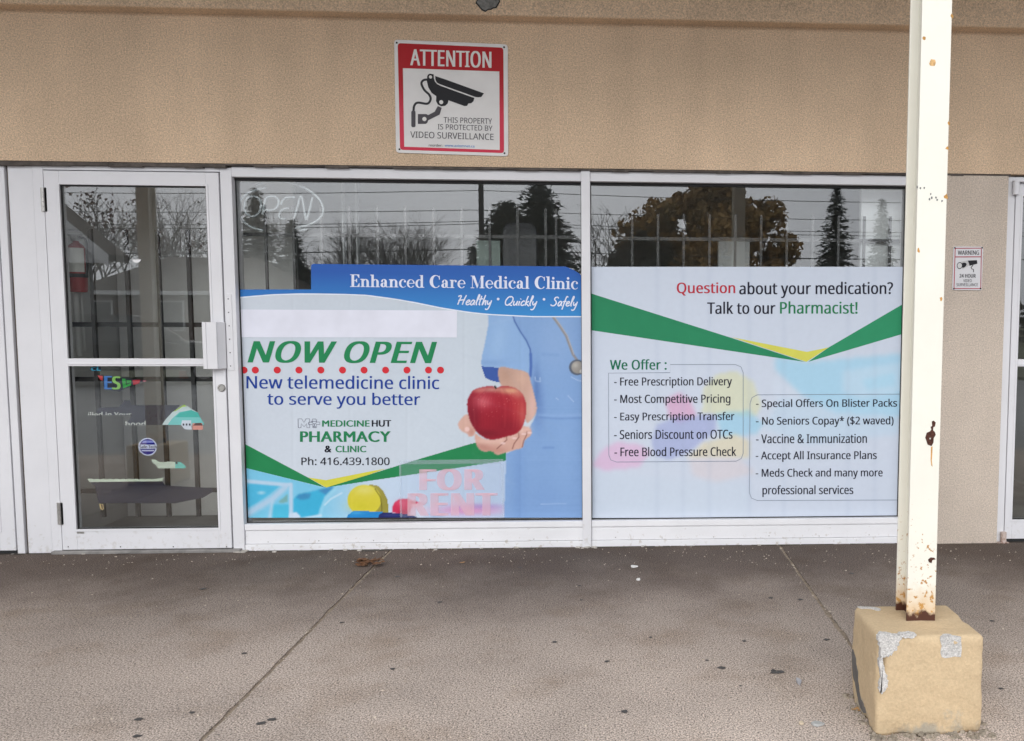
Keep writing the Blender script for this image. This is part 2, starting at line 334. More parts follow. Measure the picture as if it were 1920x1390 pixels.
# neighbours' doors
nd = make_door(-1.17, -.250, -1.09, -.332); nd.name = 'door'
nd2 = make_door(5.375, 6.30, 5.4175, 6.22)
part(rect(MB(), 5.326, 5.372, 0, 2.135, 0, .12), 'door_frame', ALU, .002); part(rect(MB(), 5.372, 6.35, 2.103, 2.135, 0, .12), 'door_frame', ALU, .002); part(rect(MB(), 6.305, 6.398, 0, 2.102, 0, .12), 'door_frame', ALU, .002)
hg = MB(); p, q = at(1907, 340, -.03), at(1907, 365, -.03); hg.tube([(p.x, -.022, q.z), (p.x, -.022, p.z)], .019, 14); hg.box((p.x-.018, -.04, p.z-.004), (p.x+.06, 0, p.z+.006)); hg.build('pivot_hinge', ALU, nd2, bevel=.002)
RUSTW = mat('rust_stained_white', (.55, .45, .40), .6, var=.1, col2=(.22, .09, .04), c2s=18, c2t=.5, c2w=.12)
p, q = at(1882, 998, -.02), at(1882, 1018, -.02); hg = MB(); hg.tube([(p.x, -.018, q.z), (p.x, -.018, p.z)], .017, 14); hg.box((p.x-.04, -.03, q.z-.006), (p.x+.03, 0, q.z+.003)); hg.build('pivot_hinge', RUSTW, nd2)
for dd in (nd, nd2): MB().box(((-1.17 if dd is nd else 5.375), 0, .002), ((-.25 if dd is nd else 6.30), .04, .019)).build('door_sweep', GASKET, dd)
part(rect(MB(), -1.30, -1.172, 0, 2.126, 0, .12), 'door_frame', ALU, .002); part(rect(MB(), -1.172, -.25, 2.104, 2.126, 0, .12), 'door_frame', ALU, .002)

# --- windows
YG0, YG1 = .050, .056
def make_window(x0, x1):
    root = bpy.data.objects.new('window', None); COL.objects.link(root); root.parent = shop
    rect(MB(), x0-.0005, x1+.0005, FT, HB-.012, 0, .12).build('window_head', ALU, root, bevel=.002)
    f = MB(); rect(f, x0, x1, FB-.034, FB, .006, .10); rect(f, x0, x1, FB-.040, FB-.034, .012, .10); f.build('window_sill', ALUW, root, bevel=.002)
    rect(MB(), x0, x1, .036, FB-.040, .014, .10).build('kick_panel', ALUW, root, bevel=.002)
    rect(MB(), x0, x1, -.004, .034, .006, .10).build('base_channel', ALUW, root, bevel=.002)
    for x in np.arange(x0+.12, x1, .30): MB().lathe((x+random.uniform(-.02, .02), .014, .047+random.uniform(-.003, .003)), [(.0035, 0), (.0025, -.002)], 8, 'y').build('sill_screw', STEEL, root)
    g = MB(); w = .004
    rect(g, x0, x1, FT-.014, FT, .035, .049); rect(g, x0, x0+w, FB, FT-.014, .040, .049); rect(g, x1-w, x1, FB, FT-.014, .040, .049); rect(g, x0+w, x1-w, FB, FB+.005, .040, .049)
    g.build('glass_gasket', GASKET, root)
    rect(MB(), x0, x1, FB, FT, YG0, YG1).build('glass_pane', GLASS, root)
    return root
W1 = make_window(.9840, 2.883); W2 = make_window(2.9335, 4.744)
part(rect(MB(), 2.8835, 2.933, -.004, HB-.008, -.012, .12), 'mullion', ALU, .002)
part(rect(MB(), 4.7445, 4.788, -.004, HB-.008, 0, .12), 'window_jamb', ALU, .002)
# little pile of old sealant where frame meets the ground
mb = MB()
for k in range(70):
    x = random.choice([random.uniform(.95, 1.0), random.uniform(-.3, 5.4), random.uniform(2.85, 2.97)]); y = -random.uniform(.0, .035); r = random.uniform(.003, .009)
    mb.box((x-r*random.uniform(1, 2.5), y-r, 0), (x+r, y+r*.6, r*.7))
tag(mb.build('crumbled_sealant', mat('sealant_crumbs', (.45, .42, .38), .9, var=.4, vs=60)), kind='stuff')

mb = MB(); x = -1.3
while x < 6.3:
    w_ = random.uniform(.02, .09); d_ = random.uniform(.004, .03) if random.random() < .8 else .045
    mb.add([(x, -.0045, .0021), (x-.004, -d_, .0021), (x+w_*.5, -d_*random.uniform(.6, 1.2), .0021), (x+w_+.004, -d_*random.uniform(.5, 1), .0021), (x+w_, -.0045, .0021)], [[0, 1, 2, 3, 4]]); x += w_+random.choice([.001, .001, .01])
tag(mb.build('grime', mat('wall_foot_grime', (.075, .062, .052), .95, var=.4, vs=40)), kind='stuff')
# --- rooms behind the glass
def room(x0, x1, d):
    part(MB().box((x0, .125, -.3), (x1, d, -.01)), 'interior_floor', ROOMF)
    part(MB().box((x0, d, -.01), (x1, d+.1, 2.7)), 'interior_wall', ROOM)
    part(MB().box((x0-.02, .30, -.01), (x0, d, 2.7)), 'interior_wall', ROOM); part(MB().box((x1, .30, -.01), (x1+.02, d, 2.7)), 'interior_wall', ROOM)
    part(MB().box((x0, .30, 2.7), (x1, d, 2.75)), 'interior_ceiling', ROOM)
room(-.19, 5.30, 2.2); part(MB().box((-.18, .95, -.005), (.96, 1.0, 2.6)), 'interior_wall', flat('added_backdrop_white', (.78, .78, .77, 1), .6)); room(-1.28, -.24, 3); room(5.34, 6.4, 3)  # pale middle wall added to brighten the view behind the door bars

# ------------------------------------------------------------------ lettering
FD = bpy.utils.system_resource('DATAFILES') or ''
def font(fn):
    try: return bpy.data.fonts.load(os.path.join(FD, 'fonts', fn))
    except Exception: return None
SANS = font('NotoSansHebrew-Regular.woff2')
_lay = [0]
def text(body, box, y, m_, parent, bold=0, shear=0, f=SANS, slope=0, name='lettering', sp=1.0):
    """letters whose ink fills the pixel box (u0, vtop, u1, vbottom) on the plane y"""
    cu = bpy.data.curves.new(name, 'FONT'); cu.body = body; cu.size = 1; cu.shear = shear; cu.resolution_u = 4; cu.space_character = sp+max(0, bold-.01)*2.2
    if f: cu.font = f
    o = bpy.data.objects.new(name, cu); COL.objects.link(o); dg = bpy.context.evaluated_depsgraph_get()
    me = bpy.data.meshes.new_from_object(o.evaluated_get(dg)); bpy.data.objects.remove(o); bpy.data.curves.remove(cu)
    n = len(me.vertices); co = np.empty(n*3, 'f'); me.vertices.foreach_get('co', co); co = co.reshape(-1, 3)
    if bold > .002:
        b_ = bold*.9; k = 2 if b_ < .02 else 3; tri = [list(p.vertices) for p in me.polygons]; offs = np.linspace(-b_, b_, k); hx = shear*0
        co = np.concatenate([co+np.array([o_, 0, 0], 'f') for o_ in offs]); me2 = bpy.data.meshes.new(name); me2.from_pydata(co.tolist(), [], [[i+n*j for i in p] for j in range(k) for p in tri]); bpy.data.meshes.remove(me); me = me2; lay = np.repeat(np.arange(k), n)*.0001
    else: lay = 0
    lo, hi = co.min(0), co.max(0); s = (co-lo)/np.maximum(hi-lo, 1e-9)
    u0, v0, u1, v1 = box; du = (u1-u0)*slope/2
    A, B, C, D = at(u0, v1-du, y), at(u1, v1+du, y), at(u1, v0+du, y), at(u0, v0-du, y)
    A, B, C, D = [np.array(q) for q in (A, B, C, D)]
    sx, sz = s[:, :1], s[:, 1:2]
    q = (A*(1-sx)+B*sx)*(1-sz)+(D*(1-sx)+C*sx)*sz; q[:, 1] = y-lay
    # one object per word: split the letters where the gap is as wide as a space
    F = [list(p.vertices) for p in me.polygons]; bpy.data.meshes.remove(me); X = co[:, 0]
    iv = sorted((min(X[i] for i in f_), max(X[i] for i in f_), k) for k, f_ in enumerate(F)); groups = [[]]; end = iv[0][1]
    for lo_, hi_, k in iv:
        if lo_-end > .2 and ' ' in body: groups.append([])
        groups[-1].append(F[k]); end = max(end, hi_)
    o = None
    for gp in groups:
        ids = sorted({i for f_ in gp for i in f_}); mp = {i: j for j, i in enumerate(ids)}; m2 = bpy.data.meshes.new(name)
        m2.from_pydata([tuple(q[i]) for i in ids], [], [[mp[i] for i in f_] for f_ in gp]); m2.update(); o = link(m2, name, m_, parent)
    return o
def px(pts, y): return [(q.x, q.z) for q in (at(u, v, y) for u, v in pts)]
def poly(pts, y, m_, parent, name): return MB().sheet(px(pts, y), y).build(name, m_, parent)
def smooth(pts, n=5):
    P_ = [np.array(p, float) for p in pts]; k = len(P_); out = []
    for i in range(k):
        a, b, c, d = P_[i-1], P_[i], P_[(i+1) % k], P_[(i+2) % k]
        for t in np.arange(n)/n: out.append(tuple(.5*((2*b)+(-a+c)*t+(2*a-5*b+4*c-d)*t*t+(-a+3*b-3*c+d)*t**3)))
    return out
def smooth_open(pts, n=6):
    P_ = [np.array(p, float) for p in pts]; P_ = [2*P_[0]-P_[1]]+P_+[2*P_[-1]-P_[-2]]; out = []
    for i in range(1, len(P_)-2):
        a, b, c, d = P_[i-1:i+3]
        for t in np.arange(n)/n: out.append(tuple(.5*((2*b)+(-a+c)*t+(2*a-5*b+4*c-d)*t*t+(-a+3*b-3*c+d)*t**3)))
    return out+[tuple(P_[-2])]
def ribbon(mb, pts, w, y, dy=0):
    """a stroke through pixel points, w pixels wide"""
    k = len(pts); vs = []
    for i in range(k):
        p = np.array(pts[i], float); t = np.array(pts[min(i+1, k-1)], float)-np.array(pts[max(i-1, 0)], float); L_ = max(1e-6, np.hypot(*t)); nn = np.array([-t[1], t[0]])/L_
        ww = (w[i] if isinstance(w, (list, tuple)) else w)/2
        for sgn in (1, -1): q = p+nn*ww*sgn; e = at(q[0], q[1], y); vs.append((e.x, y-dy*i, e.z))
    return mb.add(vs, [[2*i, 2*i+1, 2*i+3, 2*i+2] for i in range(k-1)])

# printed pictures: colours worked out point by point (sRGB), then laid on a fine mesh
def grid(u0, v0, u1, v1, st):
    U, V = np.meshgrid(np.arange(u0, u1+st*.5, st), np.arange(v0, v1+st*.5, st)); return U, V
def inpoly(U, V, pts):
    r = np.zeros(U.shape, bool); k = len(pts)
    for i in range(k):
        (x0, y0), (x1, y1) = pts[i], pts[(i+1) % k]
        if y0 == y1: continue
        c_ = ((y0 > V) != (y1 > V)) & (U < (x1-x0)*(V-y0)/(y1-y0)+x0); r ^= c_
    return r.astype(float)
def blur(a, n):
    for _ in range(n):
        p_ = np.pad(a, 1, mode='edge'); a = (p_[:-2, 1:-1]+p_[2:, 1:-1]+p_[1:-1, :-2]+p_[1:-1, 2:]+2*p_[1:-1, 1:-1])/6
    return a
def put(img, mask, col): 
    col = np.array(col, float); mk = np.clip(mask, 0, 1)[..., None]; img[:] = img*(1-mk)+col*mk
def gauss(U, V, cu, cv, ru, rv, ang=0):
    c_, s_ = math.cos(ang), math.sin(ang); a = (U-cu)*c_+(V-cv)*s_; b = -(U-cu)*s_+(V-cv)*c_
    return np.exp(-((a/ru)**2+(b/rv)**2))
def disc(U, V, cu, cv, ru, rv, soft=.1): return np.clip((1-np.sqrt(((U-cu)/ru)**2+((V-cv)/rv)**2))/soft, 0, 1)
def seg(U, V, a, b, w, soft=1.2):
    a = np.array(a, float); b = np.array(b, float); d = b-a; t = np.clip(((U-a[0])*d[0]+(V-a[1])*d[1])/(d@d), 0, 1)
    r = np.hypot(U-(a[0]+t*d[0]), V-(a[1]+t*d[1])); return np.clip((w/2-r)/soft+.5, 0, 1)
def path(U, V, pts, w, soft=1.2):
    r = np.zeros(U.shape)
    for a, b in zip(pts[:-1], pts[1:]): r = np.maximum(r, seg(U, V, a, b, w, soft))
    return r
def raster(U, V, img, y, name, parent, m_):
    h_, w_ = U.shape; du = ((U-CX)/FPX)[..., None]*AX[0]+((CY-V)/FPX)[..., None]*AX[1]+AX[2]
    t = ((y-CAMP[1])/du[..., 1])[..., None]; co = CAMP+t*du
    me = bpy.data.meshes.new(name); idx = np.arange(h_*w_).reshape(h_, w_)
    f = np.stack([idx[1:, :-1], idx[1:, 1:], idx[:-1, 1:], idx[:-1, :-1]], -1).reshape(-1, 4)
    me.vertices.add(h_*w_); me.vertices.foreach_set('co', co.astype('f').ravel())
    me.loops.add(f.size); me.loops.foreach_set('vertex_index', f.ravel().astype('i')); me.polygons.add(len(f)); me.polygons.foreach_set('loop_start', np.arange(0, f.size, 4, dtype='i'))
    me.update(); me.validate()
    c_ = np.clip(img, 0, 255)/255.; c_ = np.where(c_ <= .04045, c_/12.92, ((c_+.055)/1.055)**2.4)*PK
    ca = me.color_attributes.new('print', 'FLOAT_COLOR', 'POINT'); ca.data.foreach_set('color', np.concatenate([np.minimum(c_, .9), np.ones(c_.shape[:2]+(1,))], -1).astype('f').ravel())
    return link(me, name, m_, parent)
PRINT = printmat('printed_vinyl')
_cm = {}
def ink(*rgb):
    if rgb not in _cm: _cm[rgb] = flat('ink_%d_%d_%d' % rgb, P(*rgb), .45)
    return _cm[rgb]
YP = .0485

# ------------------------------------------------------------------ clinic poster (left window)
p0 = at(768, 972, YP)
po = thing('window_poster', 'clinic poster with blue banner, NOW OPEN lettering and a hand holding a red apple', 'poster', (p0.x, YP, p0.z))
U, V = grid(444, 545, 1093.5, 971.5, 1.5)
img = np.zeros(U.shape+(3,)); img[:] = (199, 207, 217)
img -= ((U-444)/650*6)[..., None]*np.array([1, .4, .3]); img += (np.sin(U*.03+V*.011)*1.2)[..., None]
N2 = RNG.normal(0, 1, U.shape); N2 = blur(N2, 3)
# lower picture: blue packaging and pills
tri = inpoly(U, V, [(440, 872), (456, 876), (609, 914), (712, 898), (949, 863), (949, 980), (440, 980)])
low = np.zeros_like(img); low[:] = (120, 192, 222)
t_ = np.clip((U-590)/110, 0, 1); low = low*(1-t_[..., None])+np.array((190, 207, 226))*t_[..., None]
t_ = np.clip((U-760)/180, 0, 1); low = low*(1-t_[..., None])+np.array((178, 196, 220))*t_[..., None]
def lz(x, y): return 440+x/7.385, 860+y/7.385
def lp(pts): return [lz(*q) for q in pts]
def rz(x, y): return 690+x/7.11, 860+y/7.11
def rp(pts): return [rz(*q) for q in pts]
put(low, blur(inpoly(U, V, lp([(810, 560), (880, 500), (1130, 440), (1240, 410), (1390, 390), (1250, 520), (1190, 700), (1150, 780), (930, 830), (810, 740)])), 3), (62, 172, 210))
put(low, .8*blur(inpoly(U, V, lp([(840, 540), (900, 490), (1060, 480), (1040, 550), (930, 575)])), 4), (62, 128, 176))
put(low, .85*blur(inpoly(U, V, lp([(1150, 440), (1300, 400), (1390, 390), (1260, 500)])), 4), (70, 130, 180))
put(low, blur(inpoly(U, V, lp([(140, 420), (200, 345), (640, 370), (420, 540), (280, 640), (140, 700)])), 4), (78, 178, 214))
put(low, blur(inpoly(U, V, lp([(520, 640), (760, 640), (760, 850), (520, 850)])), 4), (76, 182, 214))
put(low, .6*blur(inpoly(U, V, lp([(140, 720), (420, 720), (440, 860), (140, 860)])), 6), (110, 190, 218))
put(low, .9*path(U, V, lp([(130, 310), (720, 365), (780, 360), (780, 850)]), 7, 4), (186, 206, 226))
put(low, .85*path(U, V, lp([(700, 400), (520, 560), (300, 690), (140, 790)]), 12, 8), (178, 200, 222))
put(low, .8*path(U, V, lp([(520, 600), (480, 850)]), 6, 5), (172, 202, 222))
put(low, .8*disc(U, V, *lz(370, 475), 11, 5, .8), (170, 210, 228))
put(low, blur(inpoly(U, V, lp([(610, 600), (735, 490), (735, 600), (640, 620)])), 2), (118, 168, 168))
put(low, blur(inpoly(U, V, lp([(760, 760), (850, 740), (905, 790), (910, 860), (740, 860)])), 2), (196, 212, 228))
put(low, .8*path(U, V, lp([(1410, 400), (1270, 540), (1200, 700), (1190, 790)]), 6, 5), (150, 205, 228))
put(low, .7*path(U, V, lp([(1480, 480), (1330, 560), (1250, 640)]), 3, 3), (205, 222, 236))
put(low, .8*path(U, V, lp([(1190, 790), (930, 835)]), 5, 4), (196, 216, 230))
# yellow tablet
cu, cv = 677, 936
put(low, inpoly(U, V, [(681, 914), (694, 908.5), (708, 911), (719, 921), (727, 938), (729, 962), (700, 965), (690, 930)]), (150, 142, 62))
put(low, disc(U, V, 683, 938, 32.5, 29.5, .06), (208, 196, 62)); put(low, .5*gauss(U, V, 684, 919, 20, 9), (222, 216, 150)); put(low, .4*gauss(U, V, 676, 950, 22, 10), (196, 190, 40))
put(low, path(U, V, [(703, 917), (713, 932), (716, 948), (716, 962)], 1.4), (96, 88, 30))
# red / white capsule
put(low, blur(inpoly(U, V, rp([(330, 715), (330, 640), (360, 580), (430, 540), (520, 535), (650, 575), (760, 610), (650, 600), (580, 660), (550, 745), (450, 745)])), 1), (200, 48, 84))
put(low, .6*gauss(U, V, *rz(440, 590), 9, 6), (226, 96, 128)); put(low, .5*gauss(U, V, *rz(470, 720), 12, 5), (140, 30, 60))
put(low, blur(inpoly(U, V, rp([(560, 745), (590, 660), (660, 615), (760, 620), (830, 690), (800, 770), (660, 790)])), 2), (200, 210, 224))
put(low, .75*gauss(U, V, *rz(1330, 690), 62, 9), (224, 122, 176)); put(low, .6*gauss(U, V, *rz(1500, 640), 40, 5), (160, 120, 190)); put(low, .5*gauss(U, V, *rz(900, 760), 14, 5), (120, 150, 186))
# blue capsule along the bottom
put(low, inpoly(U, V, lp([(1545, 838), (1570, 780), (1640, 730), (1720, 722), (1920, 735), (2100, 745), (2100, 838)])), (36, 130, 196)); put(low, .5*gauss(U, V, 668, 962, 14, 3), (90, 180, 226))
put(low, inpoly(U, V, rp([(135, 800), (150, 745), (200, 715), (450, 735), (600, 755), (640, 775), (665, 800)])), (34, 40, 96)); put(low, .35*gauss(U, V, 735, 966, 18, 2), (80, 96, 160))
put(img, tri, 0); img += low*tri[..., None]
GREEN = (36, 128, 78)
put(img, inpoly(U, V, [(612, 914), (690, 891), (790, 860), (890, 830.5), (949, 826), (949, 864), (690, 902)]), GREEN)
# nurse's tunic, arm, hand and apple
def z3(x, y): return 840+x/3.161, 560+y/3.161
def zp(pts): return [z3(*q) for q in pts]
body = inpoly(U, V, zp([(380, 60), (820, 60), (820, 1340), (333, 1340), (338, 1150), (345, 920), (420, 880), (525, 690), (500, 560), (430, 425), (385, 60)]))
body = blur(body, 1); put(img, body, (128, 162, 208))
put(img, body*.55*gauss(U, V, *z3(640, 250), 40, 60), (146, 176, 216)); put(img, body*.5*gauss(U, V, *z3(420, 1100), 12, 120), (110, 146, 198)); put(img, body*.4*gauss(U, V, *z3(700, 900), 20, 110), (138, 172, 216))
put(img, body*.35*gauss(U, V, *z3(560, 1180), 50, 30), (118, 152, 202))
sleeve = inpoly(U, V, smooth(zp([(248, 60), (385, 60), (390, 110), (430, 190), (478, 265), (490, 320), (488, 452), (400, 425), (298, 410), (200, 402), (222, 250), (240, 150)]), 4))
sleeve = blur(sleeve, 1); put(img, sleeve, (140, 174, 216)); put(img, sleeve*.6*gauss(U, V, *z3(300, 250), 14, 40, .2), (156, 188, 224)); put(img, sleeve*.5*gauss(U, V, *z3(250, 380), 30, 6), (120, 152, 200))
put(img, inpoly(U, V, zp([(198, 402), (300, 410), (314, 500), (265, 490), (220, 470)])), (58, 88, 160))
put(img, path(U, V, zp([(385, 100), (395, 135), (425, 190), (465, 250), (487, 300), (490, 340)]), 2.6, 2), (72, 104, 168))
put(img, path(U, V, zp([(490, 330), (492, 400), (488, 460)]), 5, 3), (74, 108, 176))
put(img, .8*gauss(U, V, *z3(525, 560), 7, 45), (84, 116, 172)); put(img, .5*gauss(U, V, *z3(548, 640), 8, 40), (100, 132, 186))
put(img, .5*path(U, V, zp([(540, 690), (650, 695), (790, 690)]), 3, 4), (150, 182, 222)); put(img, .5*path(U, V, zp([(545, 705), (650, 712), (790, 708)]), 2.5, 3), (96, 132, 188)); put(img, .45*path(U, V, zp([(565, 884), (625, 884)]), 3, 4), (86, 124, 186)); put(img, .3*path(U, V, zp([(560, 330), (650, 335)]), 4, 6), (106, 140, 194))
arm = inpoly(U, V, smooth(zp([(302, 412), (390, 418), (470, 440), (492, 500), (518, 600), (526, 660), (500, 710), (465, 735), (440, 640), (400, 540), (316, 515)]), 4))
arm = blur(arm, 1); put(img, arm, (196, 160, 144)); put(img, arm*.6*gauss(U, V, *z3(340, 450), 16, 20), (176, 140, 122)); put(img, arm*.7*gauss(U, V, *z3(500, 640), 9, 40), (222, 184, 176)); put(img, arm*.5*gauss(U, V, *z3(440, 470), 12, 14), (212, 176, 158))
put(img, path(U, V, zp([(620, 105), (660, 160), (700, 220), (740, 330), (765, 365)]), 4.6, 2), (142, 140, 142)); put(img, path(U, V, zp([(628, 105), (668, 160), (707, 220), (746, 330)]), 1.6, 1.5), (182, 178, 176))
put(img, disc(U, V, *z3(765, 408), 16, 15.5, .12), (84, 92, 108)); put(img, disc(U, V, *z3(768, 408), 12.5, 12.5, .15), (150, 146, 140)); put(img, .7*gauss(U, V, *z3(755, 395), 6, 6), (196, 192, 184)); put(img, disc(U, V, *z3(790, 432), 4, 4, .3), (190, 188, 184))
# hand
palm = inpoly(U, V, smooth(zp([(160, 800), (210, 832), (270, 838), (330, 815), (390, 780), (440, 758), (478, 765), (496, 785), (488, 812), (455, 842), (440, 884), (395, 898), (340, 914), (290, 926), (262, 906), (205, 905), (176, 880), (163, 845)]), 4))
palm = blur(palm, 1); put(img, palm, (206, 164, 150)); put(img, palm*.8*gauss(U, V, *z3(215, 885), 22, 8, .3), (180, 128, 116)); put(img, palm*.7*gauss(U, V, *z3(300, 900), 16, 7), (186, 136, 122)); put(img, palm*.6*gauss(U, V, *z3(240, 845), 24, 5), (226, 190, 176))
for pts in ([(290, 890), (315, 868), (348, 838), (345, 815)], [(382, 890), (392, 860), (420, 822), (418, 795)], [(440, 880), (448, 845), (465, 810), (468, 785)]): put(img, .8*path(U, V, zp(pts), 1.8, 1.8), (128, 80, 72))
for q in ((320, 850), (388, 820), (443, 795), (478, 788)): put(img, .8*gauss(U, V, *z3(q[0]-8, q[1]-12), 7, 5, -.5), (224, 186, 174)); put(img, .9*disc(U, V, *z3(q[0]+6, q[1]+8), 6, 2.6, .5), (226, 196, 192))
thumb = inpoly(U, V, smooth(zp([(60, 745), (75, 716), (104, 688), (122, 692), (136, 735), (162, 778), (155, 808), (130, 820), (108, 800), (72, 778)]), 4))
thumb = blur(thumb, 1); put(img, thumb, (208, 168, 154)); put(img, thumb*.7*gauss(U, V, *z3(140, 790), 6, 9), (184, 130, 118)); put(img, .9*disc(U, V, *z3(113, 775), 5.5, 5.5, .4), (228, 194, 188))
ap = inpoly(U, V, smooth(zp([(114, 640), (120, 592), (150, 546), (200, 527), (258, 519), (286, 531), (322, 519), (382, 526), (432, 556), (456, 600), (463, 650), (456, 710), (436, 768), (400, 802), (345, 818), (285, 834), (232, 832), (182, 800), (148, 757), (126, 706)]), 4))
ap = blur(ap, 1); put(img, ap, (152, 28, 46))
A_ = [((150, 700), 14, 40, (112, 18, 38), .7), ((230, 800), 34, 9, (108, 16, 34), .7), ((400, 640), 18, 34, (186, 62, 62), .75), ((300, 640), 30, 22, (176, 40, 56), .6), ((440, 690), 8, 30, (196, 92, 84), .8), ((215, 610), 17, 13, (222, 122, 128), .85), ((300, 700), 30, 26, (146, 22, 40), .6), ((350, 760), 26, 14, (130, 22, 40), .6), ((260, 540), 26, 5, (206, 168, 148), .8), ((370, 548), 22, 7, (220, 182, 140), .9), ((415, 570), 12, 8, (206, 128, 112), .6), ((185, 545), 14, 5, (198, 120, 112), .7), ((290, 590), 30, 12, (166, 36, 52), .5)]
for (x, y), ru, rv, c_, k in A_: put(img, ap*k*gauss(U, V, *z3(x, y), ru, rv), c_)
for k in range(16):
    x0 = 150+k*19; put(img, ap*.16*path(U, V, zp([(x0*.5+145, 535), (x0, 610+random.uniform(-20, 20)), (x0*.93+20, 760)]), 2, 2.5), random.choice([(206, 96, 92), (120, 16, 34)]))
for k in range(40): put(img, ap*.5*disc(U, V, *z3(random.uniform(150, 440), random.uniform(540, 700)), 1.2, 1.2, 1), (222, 150, 146))
put(img, path(U, V, zp([(278, 522), (284, 531)]), 3.4), (44, 40, 36))
for pts, w in (((zp([(515, 465), (520, 490), (548, 492), (545, 470)])), 1.4), (zp([(730, 465), (770, 485), (795, 490)]), 1.3), (zp([(640, 590), (655, 600)]), 1.2), (zp([(710, 575), (745, 612)]), 1.2), (zp([(550, 1218), (640, 1216), (700, 1216)]), 1.0)): put(img, .6*path(U, V, pts, w), (206, 222, 240))  # glare on the vinyl's wrinkles painted in as pale strokes
for k in range(26):
    y_ = random.uniform(600, 1280); put(img, body*.12*path(U, V, zp([(350+random.random()*100, y_), (800, y_)]), 1.2), random.choice([(150, 180, 220), (110, 146, 196)]))
for uu in (548, 655, 762, 869, 975): img += (-3.2*np.exp(-((U-uu)/2.0)**2)+2.0*np.exp(-((U-uu-4)/3.)**2))[..., None]
for k in range(14): put(img, .05*path(U, V, [(random.uniform(450, 1080), random.uniform(560, 960)) for _ in (0, 1)], random.uniform(1.5, 5), 6), random.choice([(230, 236, 244), (150, 165, 185)]))
img += (N2*2.2)[..., None]
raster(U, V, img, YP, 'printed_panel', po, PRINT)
# blue banner with a vertical blend
us = list(range(444, 584, 10))+[583.2]
bot = [(444, 557.5), (509, 552), (560, 550.3), (598, 550.5), (650, 551.4), (688, 553), (740, 560), (780, 567), (829, 577), (880, 585), (918, 589), (1000, 593), (1093, 593)]
def bb(u): return float(np.interp(u, [b_[0] for b_ in bot], [b_[1] for b_ in bot]))
mb = MB(); yb = YP-.0006
def col_at(v, u):
    t = min(1, max(0, (v-510)/85)); return tuple(a+(b-a)*t for a, b in zip(P(40, 90, 172), P(58, 140, 205)))[:3]+(1,)
cols_ = [(u, 543.) for u in us]+[(583.3, 497.), (588, 495.)]+[(u, 495+(u-588)*.0105) for u in range(600, 1060, 12)]+[(1060, 500), (1075, 506), (1086, 513), (1093, 521)]
mb.v = []; rows = 5
for u, vt in cols_:
    for k in range(rows):
        v = vt+(bb(u)-vt)*k/(rows-1); e = at(u, v, yb); mb.v.append((e.x, yb, e.z)); mb.c.append(col_at(v, u))
mb.f = [[i*rows+k+1, (i+1)*rows+k+1, (i+1)*rows+k, i*rows+k] for i in range(len(cols_)-1) for k in range(rows-1)]
mb.build('banner', PRINT, po)
e0 = MB(); ribbon(e0, [(b_[0], b_[1]+1.0) for b_ in bot], 2.2, yb+.0002); e0.build('banner_edge', ink(226, 232, 244), po)
poly([(445, 580.5), (857, 582.5), (856.5, 633), (446.5, 632.5)], YP-.0012, flat('blank_patch_paper', P(222, 224, 236), .6), po, 'blank_patch')
GM = ink(36, 128, 78); YM = ink(206, 202, 72)
poly([(454.8, 830.5), (580, 897), (609.5, 914.3), (456, 876.5)], YP-.0006, GM, po, 'green_stripe')
poly([(612, 914), (690, 891), (790, 860), (884, 832.3), (884, 873.5), (690, 902)], YP-.0006, GM, po, 'green_stripe')
poly([(578, 895.5), (611, 900.6), (700, 883), (722, 879.5), (690, 890.8), (611.5, 914.5)], YP-.0008, YM, po, 'yellow_chevron')
yt = YP-.0016
text('NOW OPEN', (464, 640, 819.5, 681), yt, ink(34, 130, 82), po, bold=.034, shear=.26, slope=.004)
dm = ink(206, 48, 58)
for xz in (83, 147, 271, 394, 518, 641, 763, 885, 1006, 1128, 1196):
    u = 430+xz/3.021; e = at(u, 694.2, yt); r = .0193
    MB().sheet([(e.x+r*math.cos(a), e.z+r*math.sin(a)) for a in np.linspace(0, 2*math.pi, 25)[:-1]], yt).build('red_dot', dm, po)
BL = ink(28, 62, 146)
text('New telemedicine clinic', (462, 704.5, 823.5, 729.5), yt, BL, po, bold=.012, slope=.003)
text('to serve you better', (501, 736.5, 788, 766.5), yt, BL, po, bold=.012, slope=.003)
BK = ink(18, 20, 34); G2 = ink(36, 124, 80)
text('MEDICINE', (604, 788.3, 693, 800.3), yt, G2, po, bold=.035, f=None)
text('HUT', (697, 788, 733.5, 800.3), yt, BK, po, bold=.04, f=None)
text('PHARMACY', (562.4, 808.8, 732.5, 829), yt, G2, po, bold=.04, f=None)
text('&', (608.4, 835.8, 621.5, 848.5), yt, BK, po, bold=.04, f=None)
text('CLINIC', (629, 836, 686.6, 848.3), yt, G2, po, bold=.035, f=None)
text('Ph: 416.439.1800', (565, 857.3, 730.5, 872.5), yt, BK, po, bold=.010)
def z7(x, y): return 540+x/9.143, 770+y/9.143
lg = MB(); LGM = ink(104, 106, 124)
ribbon(lg, [z7(*q) for q in [(175, 295), (172, 142), (235, 142), (272, 205), (310, 142), (370, 142), (372, 200), (352, 205), (352, 240), (372, 245), (372, 295), (325, 295), (320, 225), (275, 280), (228, 225), (222, 295), (175, 295)]], .9, yt, 2e-5)
ribbon(lg, [z7(*q) for q in [(410, 200), (362, 200), (362, 240), (425, 240), (425, 295), (485, 295), (485, 240), (545, 240), (545, 197), (492, 197), (480, 145), (418, 145), (418, 200)]], .9, yt-.0003, 2e-5)
ribbon(lg, [z7(*q) for q in [(400, 185), (490, 185), (480, 215), (452, 230), (452, 265), (480, 280), (425, 280), (448, 265), (448, 230), (420, 215), (400, 185)]], .9, yt-.0006, 2e-5)
lg.build('cross_emblem', LGM, po)
